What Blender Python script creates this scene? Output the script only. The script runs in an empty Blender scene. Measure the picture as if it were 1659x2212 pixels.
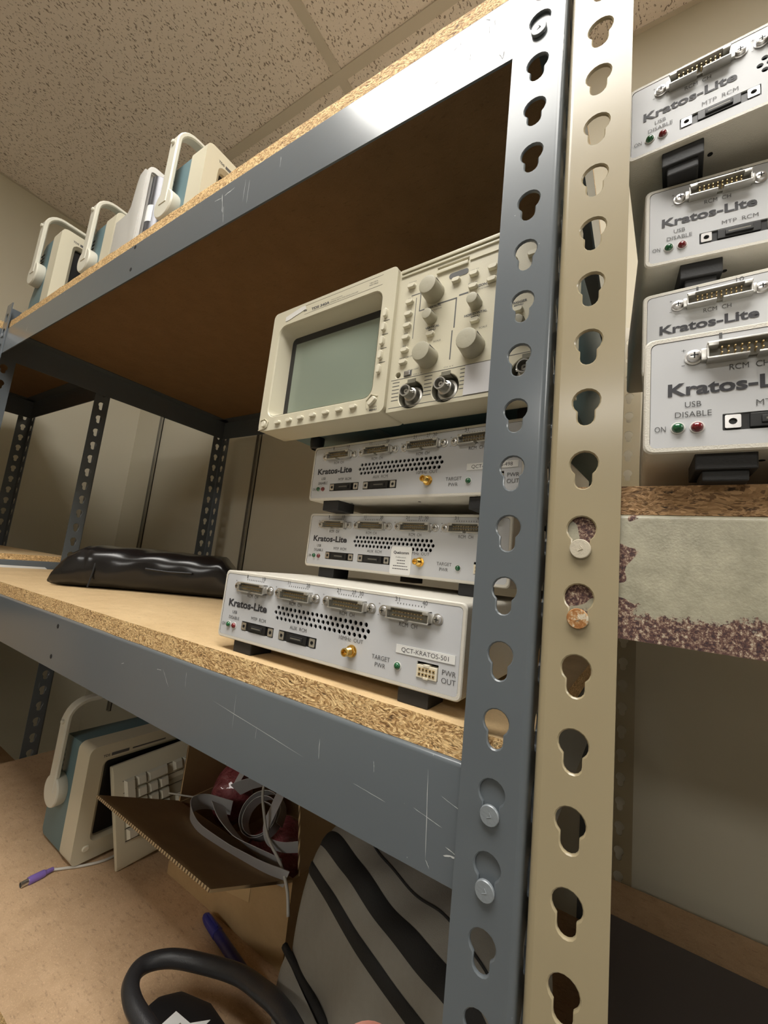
import bpy, bmesh, math, random
from mathutils import Vector, Matrix
from mathutils.geometry import tessellate_polygon
random.seed(7)
SC = bpy.context.scene
COL = SC.collection
ZO = 1.70            # heights below are measured from a mark on the grey post; this is its height above the floor
PI = math.pi

# ------------------------------------------------------------------ camera
CAM_Z = -0.4137 + ZO
yaw, pit, rol = 0.5755, 0.1356, 0.1044
fwd0 = Vector((-math.sin(yaw), math.cos(yaw), 0)); right0 = Vector((math.cos(yaw), math.sin(yaw), 0)); up0 = Vector((0, 0, 1))
fwd = fwd0 * math.cos(pit) + up0 * math.sin(pit)
up1 = up0 * math.cos(pit) - fwd0 * math.sin(pit)
rt = right0 * math.cos(rol) + up1 * math.sin(rol)
up2 = up1 * math.cos(rol) - right0 * math.sin(rol)
cd = bpy.data.cameras.new('camera')
cam = bpy.data.objects.new('camera', cd); COL.objects.link(cam)
mw = Matrix(((rt.x, up2.x, -fwd.x, 0.0524), (rt.y, up2.y, -fwd.y, -0.2523), (rt.z, up2.z, -fwd.z, CAM_Z), (0, 0, 0, 1)))
cam.matrix_world = mw
cd.sensor_fit = 'HORIZONTAL'; cd.sensor_width = 36.0; cd.lens = 884.54 / 1659 * 36.0
cd.clip_start = 0.005; cd.clip_end = 50
SC.camera = cam

# ------------------------------------------------------------------ world, exposure
w = bpy.data.worlds.new('world'); SC.world = w; w.use_nodes = True
w.node_tree.nodes['Background'].inputs[0].default_value = (1, 0.96, 0.9, 1)
w.node_tree.nodes['Background'].inputs[1].default_value = 0.0
SC.view_settings.view_transform = 'Standard'; SC.view_settings.look = 'None'
SC.view_settings.exposure = 0.0; SC.view_settings.gamma = 1.0; SC.view_settings.use_curve_mapping = False
LAMP = 15.5          # radiance of the ceiling light panels
LAMPCOL = (1.0, 0.97, 0.91)
SC.cycles.use_denoising = True
SC.cycles.max_bounces = 8

# ------------------------------------------------------------------ materials
class NT:
    def __init__(s, name):
        s.m = bpy.data.materials.new(name); s.m.use_nodes = True
        s.t = s.m.node_tree; s.b = s.t.nodes['Principled BSDF']; s.co = None
    def n(s, typ, **kw):
        nd = s.t.nodes.new(typ)
        for k, v in kw.items(): setattr(nd, k, v)
        return nd
    def l(s, a, b): s.t.links.new(a, b)
    def coord(s, scale=(1, 1, 1), rot=(0, 0, 0)):
        tc = s.n('ShaderNodeTexCoord'); mp = s.n('ShaderNodeMapping')
        mp.inputs['Scale'].default_value = scale; mp.inputs['Rotation'].default_value = rot
        s.l(tc.outputs['Object'], mp.inputs['Vector']); return mp.outputs[0]
    def noise(s, vec, scale, detail=3, rough=.55, dist=0):
        nd = s.n('ShaderNodeTexNoise'); nd.inputs['Scale'].default_value = scale; nd.inputs['Detail'].default_value = detail
        nd.inputs['Roughness'].default_value = rough; nd.inputs['Distortion'].default_value = dist
        s.l(vec, nd.inputs['Vector']); return nd.outputs['Fac']
    def ramp(s, fac, stops):
        nd = s.n('ShaderNodeValToRGB'); e = nd.color_ramp.elements
        while len(e) < len(stops): e.new(0.5)
        for i, (p, c) in enumerate(stops):
            e[i].position = p; e[i].color = (c[0], c[1], c[2], 1) if len(c) == 3 else c
        s.l(fac, nd.inputs[0]); return nd.outputs[0]
    def mix(s, fac, a, b):
        nd = s.n('ShaderNodeMix', data_type='RGBA')
        for sock, v in ((nd.inputs[0], fac), (nd.inputs[6], a), (nd.inputs[7], b)):
            if isinstance(v, (float, int)): sock.default_value = v
            elif isinstance(v, tuple): sock.default_value = (v[0], v[1], v[2], 1)
            else: s.l(v, sock)
        return nd.outputs[2]
    def math(s, op, a, b=None, clamp=False):
        nd = s.n('ShaderNodeMath', operation=op, use_clamp=clamp)
        for i, v in enumerate((a, b)):
            if v is None: continue
            if isinstance(v, (float, int)): nd.inputs[i].default_value = v
            else: s.l(v, nd.inputs[i])
        return nd.outputs[0]
    def bump(s, h, strength, dist=0.001):
        nd = s.n('ShaderNodeBump'); nd.inputs['Strength'].default_value = strength; nd.inputs['Distance'].default_value = dist
        s.l(h, nd.inputs['Height']); s.l(nd.outputs[0], s.b.inputs['Normal'])
    def col(s, c):
        if isinstance(c, tuple): s.b.inputs['Base Color'].default_value = (c[0], c[1], c[2], 1)
        else: s.l(c, s.b.inputs['Base Color'])
    def rough(s, r):
        if isinstance(r, (float, int)): s.b.inputs['Roughness'].default_value = r
        else: s.l(r, s.b.inputs['Roughness'])
    def set(s, **kw):
        for k, v in kw.items(): s.b.inputs[k.replace('_', ' ')].default_value = v
        return s.m

def plain(name, c, r=0.5, metal=0.0, bump=0, bscale=900, var=0.0, **kw):
    t = NT(name); v = t.coord()
    if var:
        f = t.noise(v, bscale * .12, 4)
        t.col(t.mix(f, tuple(x * (1 - var) for x in c), tuple(min(1, x * (1 + var)) for x in c)))
    else: t.col(c)
    t.rough(r); t.b.inputs['Metallic'].default_value = metal
    if bump: t.bump(t.noise(v, bscale, 2), bump, 0.0005)
    return t.set(**kw)

def painted_steel(name, c, rough, chips):
    t = NT(name); v = t.coord()
    big = t.noise(v, 9, 4)
    base = t.mix(big, tuple(x * .93 for x in c), tuple(x * 1.06 for x in c))
    vs = t.coord(scale=(1, 1, .12))                     # sparse vertical flecks of worn paint
    fl = t.noise(vs, 130, 3, .6); reg = t.noise(v, 7, 2)
    k = t.math('MULTIPLY', t.math('GREATER_THAN', fl, .735 - .02), t.math('GREATER_THAN', reg, .54))
    fn = t.math('GREATER_THAN', t.noise(v, 420, 2, .5), .76)
    k = t.math('MAXIMUM', k, t.math('MULTIPLY', fn, t.math('GREATER_THAN', reg, .5)))
    t.col(t.mix(t.math('MULTIPLY', k, chips), base, (.42, .44, .44)))
    t.rough(rough)
    h = t.math('ADD', t.noise(v, 160, 2), t.math('MULTIPLY', t.noise(v, 22, 2), 2.5))
    t.bump(h, .06, .0006)
    t.b.inputs['Coat Weight'].default_value = .5; t.b.inputs['Coat Roughness'].default_value = .17; t.b.inputs['Specular IOR Level'].default_value = .3
    return t.m

def rusty_steel(name, c):
    t = NT(name); v = t.coord(); tc = t.n('ShaderNodeTexCoord'); sp = t.n('ShaderNodeSeparateXYZ'); t.l(tc.outputs['Object'], sp.inputs[0])
    zz = sp.outputs['Z']; xx = sp.outputs['X']
    n1 = t.noise(v, 150, 7, .85); n2 = t.noise(v, 18, 3)
    low = t.math('MULTIPLY', t.math('SUBTRACT', 0.021, zz), 52.0, True)          # eaten away along the lower edge
    lf = t.math('MULTIPLY', t.math('SUBTRACT', 0.050, xx), 80.0, True)
    lf = t.math('MULTIPLY', lf, t.math('GREATER_THAN', t.noise(v, 30, 2), .45))
    k = t.math('MAXIMUM', low, lf)
    k = t.math('ADD', k, t.math('MULTIPLY', t.math('SUBTRACT', n1, .5), 1.9))
    k = t.math('ADD', k, t.math('MULTIPLY', t.math('SUBTRACT', n2, .5), .9))
    mask = t.ramp(k, [(.42, (0, 0, 0)), (.50, (1, 1, 1))])
    rust = t.ramp(t.noise(v, 420, 5, .8), [(.40, (.035, .02, .024)), (.50, (.11, .05, .04)), (.56, (.30, .21, .15)), (.64, (.62, .56, .43))])
    soil = t.noise(v, 60, 5, .7)
    base = t.mix(t.ramp(soil, [(.35, (0, 0, 0)), (.65, (1, 1, 1))]), (.27, .255, .185), (.40, .375, .28))
    t.col(t.mix(mask, base, rust)); t.rough(t.mix(mask, (.35, .35, .35), (.8, .8, .8)))
    t.bump(t.math('ADD', mask, t.noise(v, 700, 3)), .4, .0004)
    return t.m

def chip_edge(name, dark, mid, light):
    t = NT(name); v = t.coord(scale=(.5, .5, 1.0))
    wob = t.n('ShaderNodeVectorMath', operation='ADD'); nz = t.n('ShaderNodeTexNoise'); nz.inputs['Scale'].default_value = 60
    t.l(v, nz.inputs['Vector']); sc_ = t.n('ShaderNodeVectorMath', operation='SCALE'); t.l(nz.outputs['Color'], sc_.inputs[0]); sc_.inputs['Scale'].default_value = .016
    t.l(v, wob.inputs[0]); t.l(sc_.outputs[0], wob.inputs[1])
    vo = t.n('ShaderNodeTexVoronoi'); vo.inputs['Scale'].default_value = 1050; t.l(wob.outputs[0], vo.inputs['Vector'])
    sep = t.n('ShaderNodeSeparateColor'); t.l(vo.outputs['Color'], sep.inputs[0])
    big = t.noise(v, 70, 3)
    f = t.math('ADD', t.math('MULTIPLY', sep.outputs[0], .7), t.math('MULTIPLY', big, .3))
    c = t.ramp(f, [(.12, dark), (.38, mid), (.66, light), (.92, tuple(min(1, x * 1.35) for x in light))])
    gap = t.noise(wob.outputs[0], 420, 3, .7)
    c2 = t.mix(t.ramp(gap, [(.30, (1, 1, 1)), (.42, (0, 0, 0))]), c, tuple(x * .35 for x in dark))
    t.col(c2); t.rough(.75)
    t.bump(t.math('ADD', t.math('MULTIPLY', sep.outputs[1], .7), gap), .9, .0012)
    return t.m

def board_face(name, a, b, speck=.5, rough=.6, bump=.25):
    t = NT(name); v = t.coord(); vs = t.coord(scale=(.35, 1, 1))
    n1 = t.noise(v, 22, 5, .7); n2 = t.noise(vs, 240, 4, .7); n3 = t.noise(v, 600, 2)
    c = t.mix(t.ramp(n1, [(.3, (0, 0, 0)), (.7, (1, 1, 1))]), a, b)
    c = t.mix(t.math('MULTIPLY', t.ramp(n2, [(.56, (0, 0, 0)), (.72, (1, 1, 1))]), speck), c, tuple(x * .45 for x in a))
    c = t.mix(t.math('MULTIPLY', t.ramp(n3, [(.55, (0, 0, 0)), (.7, (1, 1, 1))]), speck * .6), c, tuple(min(1, x * 1.4) for x in b))
    t.col(c); t.rough(rough); t.bump(t.math('ADD', n2, n3), bump, .0005)
    return t.m

def wallmat(name, c):
    t = NT(name); v = t.coord()
    t.col(t.mix(t.noise(v, 2.5, 4), tuple(x * .97 for x in c), tuple(x * 1.03 for x in c)))
    t.rough(.75); t.bump(t.noise(v, 260, 3), .12, .0008)
    return t.m

def ceilmat():
    t = NT('ceiling_tile'); v = t.coord(scale=(1, .55, 1), rot=(0, 0, .25))
    n = t.noise(v, 210, 2, .55, .3); gate = t.noise(t.coord(), 60, 2)
    k = t.ramp(t.math('ADD', n, t.math('MULTIPLY', gate, .25)), [(.725, (0, 0, 0)), (.745, (1, 1, 1))])
    fine = t.noise(t.coord(), 500, 2)
    base = t.mix(fine, (.80, .73, .66), (.90, .83, .755))
    t.col(t.mix(t.math('MULTIPLY', k, .8), base, (.20, .15, .11))); t.rough(.9)
    t.bump(t.math('SUBTRACT', fine, k), .35, .0015)
    return t.m

M = {}
M['grey'] = painted_steel('grey_painted_steel', (.112, .129, .143), .33, .75)
M['beige'] = painted_steel('beige_painted_steel', (.345, .288, .180), .34, .35)
M['rust'] = rusty_steel('rusted_beige_steel', (.44, .40, .3))
M['scratch'] = plain('bare_scratch', (.55, .57, .57), .4)
M['rivet_g'] = plain('grey_rivet', (.22, .245, .265), .32, .1, bump=.4, bscale=500, var=.3)
M['rivet_b'] = plain('cream_rivet', (.52, .47, .37), .45, 0, bump=.4, bscale=700, var=.25)
M['rivet_r'] = None
t = NT('rusty_rivet'); v = t.coord(); n = t.noise(v, 260, 5, .7)
t.col(t.ramp(n, [(.42, (.30, .12, .03)), (.5, (.45, .25, .10)), (.56, (.55, .48, .36)), (.75, (.6, .54, .42))])); t.rough(.6); t.bump(n, .4, .0005); M['rivet_r'] = t.m
M['edge'] = chip_edge('chipboard_edge', (.27, .14, .05), (.56, .34, .14), (.80, .56, .28))
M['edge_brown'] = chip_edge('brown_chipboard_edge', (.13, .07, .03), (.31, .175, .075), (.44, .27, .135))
M['board_new'] = board_face('light_chipboard', (.60, .42, .22), (.72, .53, .30), .3)
M['board_mid'] = board_face('tan_chipboard', (.46, .31, .18), (.58, .40, .245), .6, .7, .5)
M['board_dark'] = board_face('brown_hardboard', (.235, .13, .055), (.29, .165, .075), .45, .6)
M['wall'] = wallmat('beige_wall_paint', (.64, .60, .48))
M['wall_grey'] = wallmat('wall_paint_rear', (.68, .65, .58))
M['ceil'] = ceilmat()
M['tbar'] = plain('ceiling_bar_paint', (.62, .57, .48), .6)
M['floor'] = plain('floor_vinyl', (.20, .18, .15), .5, var=.1, bscale=80)
M['track'] = plain('track_metal', (.34, .32, .27), .4, .4)
M['trackslot'] = plain('track_slot', (.05, .045, .04), .6)
M['kl_case'] = plain('textured_white_case', (.66, .63, .56), .45, bump=.55, bscale=1100)
t = NT('white_front_plate'); v = t.coord(); sm = t.noise(v, 55, 4, .7)
t.col(t.mix(t.ramp(sm, [(.62, (0, 0, 0)), (.75, (.35, .35, .35))]), (.56, .57, .59), (.44, .44, .43))); t.rough(.42); M['kl_plate'] = t.m
M['ink'] = plain('print_ink', (.035, .035, .042), .6)
M['ink2'] = plain('grey_print', (.085, .085, .085), .6)
M['ink3'] = plain('faint_grey_print', (.33, .33, .36), .6)
M['steel'] = plain('bright_steel', (.66, .65, .64), .28, 1.0, bump=.03, bscale=300)
M['zinc'] = plain('dull_zinc', (.62, .61, .58), .34, .85, bump=.2, bscale=300)
M['gold'] = plain('gold_plate', (.86, .60, .20), .22, 1.0)
M['pin'] = plain('gold_pin', (.75, .56, .28), .35, .8)
M['black'] = plain('black_plastic', (.012, .012, .013), .35)
M['blackm'] = plain('black_rubber', (.014, .014, .015), .6, bump=.3, bscale=500)
M['dark'] = plain('dark_recess', (.006, .006, .006), .8)
M['conn'] = plain('connector_grey', (.17, .16, .13), .4)
M['ivory'] = plain('ivory_plastic', (.74, .68, .54), .4)
M['green'] = plain('green_led', (.008, .10, .035), .12, Coat_Weight=.8)
M['red'] = plain('red_led', (.16, .008, .012), .12, Coat_Weight=.8)
M['label'] = plain('white_label', (.80, .80, .78), .35)
M['cream'] = plain('cream_plastic', (.60, .56, .43), .38, bump=.12, bscale=900)
M['cream2'] = plain('cream_button', (.70, .66, .53), .35)
M['putty'] = plain('putty_knob', (.40, .375, .285), .42, bump=.15, bscale=600)
M['teal'] = plain('teal_plastic', (.115, .19, .21), .45, bump=.2, bscale=700)
M['tealg'] = plain('blue_grey_plastic', (.13, .18, .195), .5, bump=.2, bscale=700)
M['hand'] = plain('pale_handle_plastic', (.62, .60, .51), .4, bump=.1)
M['glass'] = plain('screen_glass', (.225, .265, .215), .12, Coat_Weight=.4)
M['keys'] = plain('key_plastic', (.66, .64, .55), .45)
M['silver'] = plain('pale_grey_plastic', (.50, .49, .46), .4)
M['white'] = plain('white_plastic', (.72, .71, .68), .35)
M['roll'] = plain('dark_metal_roller', (.10, .10, .11), .3, .5, bump=.3, bscale=200)
M['card'] = board_face('cardboard', (.40, .265, .125), (.47, .32, .16), .1, .75, .1)
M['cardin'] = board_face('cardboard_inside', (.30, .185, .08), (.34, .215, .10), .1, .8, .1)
t = NT('corrugated_edge'); v = t.coord(); wv = t.n('ShaderNodeTexWave'); wv.inputs['Scale'].default_value = 60; t.l(v, wv.inputs['Vector'])
t.col(t.ramp(wv.outputs['Fac'], [(.3, (.12, .07, .03)), (.6, (.55, .40, .22))])); t.rough(.8); M['corr'] = t.m
M['fabric'] = plain('grey_bag_fabric', (.27, .255, .225), .85, bump=.5, bscale=1200, var=.08)
M['zip'] = plain('black_zip_tape', (.012, .012, .012), .75, bump=.5, bscale=700)
M['vinyl'] = plain('black_vinyl', (.009, .008, .008), .22, bump=.3, bscale=45)
M['ribbon'] = plain('grey_ribbon', (.56, .55, .55), .45)
t = NT('pink_antistatic_film'); v = t.coord(); n = t.noise(v, 55, 5, .7, .6)
t.col(t.ramp(n, [(.3, (.16, .03, .04)), (.55, (.40, .10, .11)), (.75, (.55, .24, .25))])); t.rough(.14); t.bump(n, 1.0, .006); t.b.inputs['Coat Weight'].default_value = .6; M['pink'] = t.m
M['purple'] = plain('purple_plug', (.20, .13, .42), .4)
M['cable_w'] = plain('pale_cable', (.55, .53, .48), .45)
M['cable_b'] = plain('black_cable', (.02, .02, .022), .42, bump=.4, bscale=700)
M['blue'] = plain('dark_blue_plastic', (.012, .014, .12), .35)
M['skin'] = plain('skin', (.62, .33, .25), .5, Subsurface_Weight=.1)
M['nail'] = plain('nail', (.72, .45, .38), .3)
M['mat'] = plain('dark_grey_shade', (.12, .105, .10), .85, bump=.3)
t = NT('light_diffuser'); t.col((.8, .8, .8)); t.b.inputs['Emission Color'].default_value = (*LAMPCOL, 1); t.b.inputs['Emission Strength'].default_value = LAMP; M['lamp'] = t.m

# ------------------------------------------------------------------ mesh helpers
def link(name, bm, mats, parent=None, smooth=None):
    me = bpy.data.meshes.new(name); bm.normal_update(); bm.to_mesh(me); bm.free()
    for m in (mats if isinstance(mats, (list, tuple)) else [mats]): me.materials.append(m)
    if smooth is not None:
        me.polygons.foreach_set('use_smooth', [True] * len(me.polygons))
        if smooth > 0 and smooth < 3.1: me.set_sharp_from_angle(angle=smooth)
    o = bpy.data.objects.new(name, me); COL.objects.link(o); o.parent = parent
    return o
def tag(o, label, cat=None, group=None, kind=None):
    if label: o['label'] = label
    if cat: o['category'] = cat
    if group: o['group'] = group
    if kind: o['kind'] = kind
    return o
def thing(name, label, cat, loc, rz=0.0, group=None):
    o = bpy.data.objects.new(name, None); COL.objects.link(o); o.empty_display_size = .03
    o.location = (loc[0], loc[1], loc[2] + ZO); o.rotation_euler = (0, 0, rz)
    return tag(o, label, cat, group)
def place(o, loc, rz=0.0):
    o.location = (loc[0], loc[1], loc[2] + ZO); o.rotation_euler = (0, 0, rz); return o
def struct(o): o['kind'] = 'structure'; return o
def kids(o): return [c for c in bpy.data.objects if c.parent == o]
def copy_tree(o, parent=None):
    c = o.copy(); COL.objects.link(c); c.parent = parent
    for k in kids(o): copy_tree(k, c)
    return c
def nb(): return bmesh.new()
def setmat(faces, i):
    for f in faces: f.material_index = i
def box(bm, a, b, bev=0.0, mi=0, seg=2):
    n0 = set(bm.faces)
    r = bmesh.ops.create_cube(bm, size=1.0)
    for v_ in r['verts']:
        v_.co = Vector([(a[i] + b[i]) / 2 + v_.co[i] * (b[i] - a[i]) for i in range(3)])
    if bev > 0:
        es = {e for v_ in r['verts'] for e in v_.link_edges}
        bmesh.ops.bevel(bm, geom=list(es), offset=bev, segments=seg, profile=.6, affect='EDGES')
    setmat([f for f in bm.faces if f not in n0], mi)
def frame_of(ax):
    ax = Vector(ax).normalized()
    u = ax.cross(Vector((0, 0, 1)))
    if u.length < 1e-4: u = Vector((1, 0, 0))
    u.normalize(); return u, ax.cross(u)
def lathe(bm, prof, o=(0, 0, 0), ax=(0, 0, 1), n=24, mi=0, cap0=True, cap1=True, squash=None):
    """prof: list of (radius, distance along axis)"""
    o = Vector(o); a = Vector(ax).normalized(); u, v_ = frame_of(a); rings = []
    for r, h in prof:
        rings.append([bm.verts.new(o + a * h + (u * math.cos(2 * PI * i / n) + v_ * math.sin(2 * PI * i / n)) * max(r, 1e-5)) for i in range(n)])
    fs = []
    for r0, r1 in zip(rings, rings[1:]):
        for i in range(n): fs.append(bm.faces.new((r0[i], r0[(i + 1) % n], r1[(i + 1) % n], r1[i])))
    if cap0: fs.append(bm.faces.new(list(reversed(rings[0]))))
    if cap1: fs.append(bm.faces.new(rings[-1]))
    setmat(fs, mi); return fs
def sweep(bm, pts, rad, n=10, mi=0, closed=False, cap=True, sx=1.0, upv=None):
    """tube along pts; rad number or list"""
    pts = [Vector(p) for p in pts]; N = len(pts); rings = []
    pu = None
    for i, p in enumerate(pts):
        d = (pts[min(i + 1, N - 1)] - pts[max(i - 1, 0)]).normalized()
        if pu is None: u, v_ = frame_of(d)
        else:
            u = (pu - d * pu.dot(d)).normalized(); v_ = d.cross(u)
        pu = u; r = rad[i] if isinstance(rad, (list, tuple)) else rad
        rings.append([bm.verts.new(p + (u * math.cos(2 * PI * k / n) * sx + v_ * math.sin(2 * PI * k / n)) * r) for k in range(n)])
    fs = []
    for r0, r1 in zip(rings, rings[1:]):
        for k in range(n): fs.append(bm.faces.new((r0[k], r0[(k + 1) % n], r1[(k + 1) % n], r1[k])))
    if cap: fs.append(bm.faces.new(list(reversed(rings[0])))); fs.append(bm.faces.new(rings[-1]))
    setmat(fs, mi); return fs
def spline(pts, n=8):
    pts = [Vector(p) for p in pts]; out = []
    P = [pts[0] * 2 - pts[1]] + pts + [pts[-1] * 2 - pts[-2]]
    for i in range(1, len(P) - 2):
        for k in range(n):
            t_ = k / n; a, b, c, d = P[i - 1], P[i], P[i + 1], P[i + 2]
            out.append(.5 * ((2 * b) + (c - a) * t_ + (2 * a - 5 * b + 4 * c - d) * t_ ** 2 + (3 * b - a - 3 * c + d) * t_ ** 3))
    out.append(pts[-1]); return out
def plate(bm, outer, holes, f, t_, bev=0.0, mi=0, mih=None):
    """flat plate with holes. outer/holes: 2D loops; f(x,y,d)->3D with d depth into the plate; rims of holes chamfered by bev"""
    mih = mi if mih is None else mih
    def off(loop, e):
        cx = sum(p[0] for p in loop) / len(loop); cy = sum(p[1] for p in loop) / len(loop); out = []
        n = len(loop)
        for i in range(n):
            a, b, c = loop[i - 1], loop[i], loop[(i + 1) % n]
            d1 = Vector((b[0] - a[0], b[1] - a[1])).normalized(); d2 = Vector((c[0] - b[0], c[1] - b[1])).normalized()
            nn = Vector((d1.y + d2.y, -d1.x - d2.x))
            if nn.length < 1e-9: nn = Vector((b[0] - cx, b[1] - cy))
            nn.normalize()
            out.append((b[0] + nn.x * e, b[1] + nn.y * e))
        return out
    for side, d in ((0, 0.0), (1, t_)):
        loops = [outer] + [(off(h, bev) if (bev and side == 0) else h) for h in holes]
        vs = [[bm.verts.new(f(x, y, d)) for x, y in lp] for lp in loops]
        flat = [v_ for lp in vs for v_ in lp]
        for tri in tessellate_polygon([[Vector((x, y, 0)) for x, y in lp] for lp in loops]):
            try:
                fc = bm.faces.new([flat[i] for i in tri]); fc.material_index = mi
            except ValueError: pass
        if side == 0: front = vs
        else: back = vs
    for k, (lf, lb) in enumerate(zip(front, back)):
        n = len(lf)
        if k > 0 and bev:
            x_y = holes[k - 1]
            mid = [bm.verts.new(f(x, y, bev)) for x, y in x_y]
            for i in range(n):
                bm.faces.new((lf[i], lf[(i + 1) % n], mid[(i + 1) % n], mid[i])).material_index = mi
                bm.faces.new((mid[i], mid[(i + 1) % n], lb[(i + 1) % n], lb[i])).material_index = mih
        else:
            for i in range(n): bm.faces.new((lf[i], lf[(i + 1) % n], lb[(i + 1) % n], lb[i])).material_index = mi if k == 0 else mih
def fixn(bm):
    bmesh.ops.recalc_face_normals(bm, faces=bm.faces)
def circ(cx, cy, r, n=16, ph=0.0): return [(cx + r * math.cos(2 * PI * i / n + ph), cy + r * math.sin(2 * PI * i / n + ph)) for i in range(n)]
def rect(x0, y0, x1, y1, r=0.0, n=4):
    if r <= 0: return [(x0, y0), (x1, y0), (x1, y1), (x0, y1)]
    out = []
    for cx, cy, a0 in ((x1 - r, y0 + r, -PI / 2), (x1 - r, y1 - r, 0), (x0 + r, y1 - r, PI / 2), (x0 + r, y0 + r, PI)):
        for i in range(n + 1): a = a0 + PI / 2 * i / n; out.append((cx + r * math.cos(a), cy + r * math.sin(a)))
    return out
def prism(bm, poly, f, d0, d1, bev=0.0, mi=0):
    n0 = set(bm.faces)
    a = [bm.verts.new(f(x, y, d0)) for x, y in poly]; b = [bm.verts.new(f(x, y, d1)) for x, y in poly]; n = len(a)
    bm.faces.new(a); bm.faces.new(list(reversed(b)))
    for i in range(n): bm.faces.new((a[i], b[i], b[(i + 1) % n], a[(i + 1) % n]))
    nf = [x for x in bm.faces if x not in n0]
    bmesh.ops.recalc_face_normals(bm, faces=nf)
    if bev:
        es = {e for x in nf for e in x.edges if len(e.link_faces) == 2 and e.calc_face_angle(0) > .6}
        bmesh.ops.bevel(bm, geom=list(es), offset=bev, segments=2, profile=.6, affect='EDGES')
    setmat([x for x in bm.faces if x not in n0], mi)
XZ = lambda x, z, d: Vector((x, d, z))
# lettering: flat mesh letters standing on an XZ face that looks towards -Y
_tc = {}
def glyphs(s, bold):
    key = (s, bold)
    if key not in _tc:
        cu = bpy.data.curves.new('tmp', 'FONT'); cu.body = s; cu.size = 1.0; cu.resolution_u = 3; cu.offset = .030 if bold else -.002
        o = bpy.data.objects.new('tmp', cu); COL.objects.link(o); bpy.context.view_layer.update()
        me = bpy.data.meshes.new_from_object(o)
        vs = [tuple(v_.co) for v_ in me.vertices]; fs = [tuple(p.vertices) for p in me.polygons]
        bpy.data.objects.remove(o); bpy.data.curves.remove(cu); bpy.data.meshes.remove(me)
        _tc[key] = (vs, fs)
    return _tc[key]
def text(bm, s, cx, z, width, cap, y=-.0001, bold=False, rot=0.0, mi=0, align='c', f=None):
    """width: total width; cap: capital height; cx,z: centre (align c) or left edge + centre height"""
    vs, fs = glyphs(s, bold)
    x0 = min(v_[0] for v_ in vs); x1 = max(v_[0] for v_ in vs)
    sx = width / (x1 - x0); sz = cap / .70
    out = []
    ox = cx if align == 'c' else cx + width / 2
    for a, b, _ in vs:
        px = (a - (x0 + x1) / 2) * sx; pz = b * sz - cap / 2
        px, pz = px * math.cos(rot) - pz * math.sin(rot), px * math.sin(rot) + pz * math.cos(rot)
        out.append(bm.verts.new(f(ox + px, z + pz) if f else (ox + px, y, z + pz)))
    for p in fs:
        try: bm.faces.new([out[i] for i in p]).material_index = mi
        except ValueError: pass
def pill(bm, cx, cz, wx, wz, y0, y1, rot=0.0, mi=0, bev=.0006):
    r = min(wx, wz) * .42; pl = rect(-wx / 2, -wz / 2, wx / 2, wz / 2, r, 3)
    pl = [(cx + a * math.cos(rot) - b * math.sin(rot), cz + a * math.sin(rot) + b * math.cos(rot)) for a, b in pl]
    n = len(pl)
    def ring(k, y): return [bm.verts.new((cx + (a - cx) * k, y, cz + (b - cz) * k)) for a, b in pl]
    R = [ring(1.06, y0), ring(1.0, y1 + bev), ring(.86, y1)]
    for a, b in zip(R, R[1:]):
        for i in range(n): bm.faces.new((a[i], a[(i + 1) % n], b[(i + 1) % n], b[i])).material_index = mi
    bm.faces.new(R[-1]).material_index = mi

# ------------------------------------------------------------------ room
X0, X1, Y0, Y1, ZF, ZC = -2.0, 3.2, -4.7, 0.68, -ZO, 0.895
def slab(name, a, b, m):
    bm = nb(); box(bm, a, b); o = struct(link(name, bm, m)); o.location = (0, 0, ZO); return o
slab('floor', (X0 - .1, Y0 - .1, ZF - .1), (X1 + .1, Y1 + .1, ZF), M['floor'])
slab('ceiling', (X0 - .1, Y0 - .1, ZC), (X1 + .1, Y1 + .1, ZC + .1), M['ceil'])
slab('wall_back', (X0 - .1, Y1, ZF), (X1 + .1, Y1 + .1, ZC), M['wall'])
slab('wall_left', (X0 - .1, Y0, ZF), (X0, Y1, ZC), M['wall'])
slab('wall_right', (X1, Y0, ZF), (X1 + .1, Y1, ZC), M['wall_grey'])
slab('wall_front', (X0 - .1, Y0 - .1, ZF), (X1 + .1, Y0, ZC), M['wall_grey'])
slab('baseboard_back', (X0, Y1 - .012, ZF), (X1, Y1, ZF + .1), M['black'])
# ceiling grid: bars every 2 ft one way and 4 ft the other
k = 0
gy = []
y = .411
while y > Y0: gy.append(y); y -= .61
gx = [-.667, .553, 1.773, 2.993]
for y in gy:
    k += 1; slab('trim_%d' % k, (X0, y - .013, ZC - .004), (X1, y + .013, ZC + .001), M['tbar'])
for x in gx:
    k += 1; slab('trim_%d' % k, (x - .013, Y0, ZC - .0035), (x + .013, Y1, ZC + .0012), M['tbar'])
k += 1; slab('trim_%d' % k, (X0, Y0, ZC - .003), (X0 + .010, Y1, ZC), M['tbar'])
k += 1; slab('trim_%d' % k, (X0, Y1 - .010, ZC - .003), (X1, Y1, ZC), M['tbar'])
# light panels set in the grid, each four feet by two
lp = [(-.667, -.199, 'recessed ceiling light panel nearest the grey shelving'), (-.667, -2.639, 'recessed ceiling light panel two metres behind the viewer'),
      (1.773, -.199, 'recessed ceiling light panel above the far end of the beige shelving')]
for x, y, lb in lp:
    L = thing('ceiling_light', lb, 'light', (x, y, ZC), group=None)
    bm = nb(); box(bm, (.02, -.59, -.006), (1.20, -.02, -.0045)); link('diffuser', bm, M['lamp'], L)
    bm = nb(); plate(bm, rect(.013, -.597, 1.207, -.013), [rect(.022, -.588, 1.198, -.022)], lambda a, b, d: Vector((a, b, -.001 - d)), .008); fixn(bm)
    link('frame', bm, M['white'], L)
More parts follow.
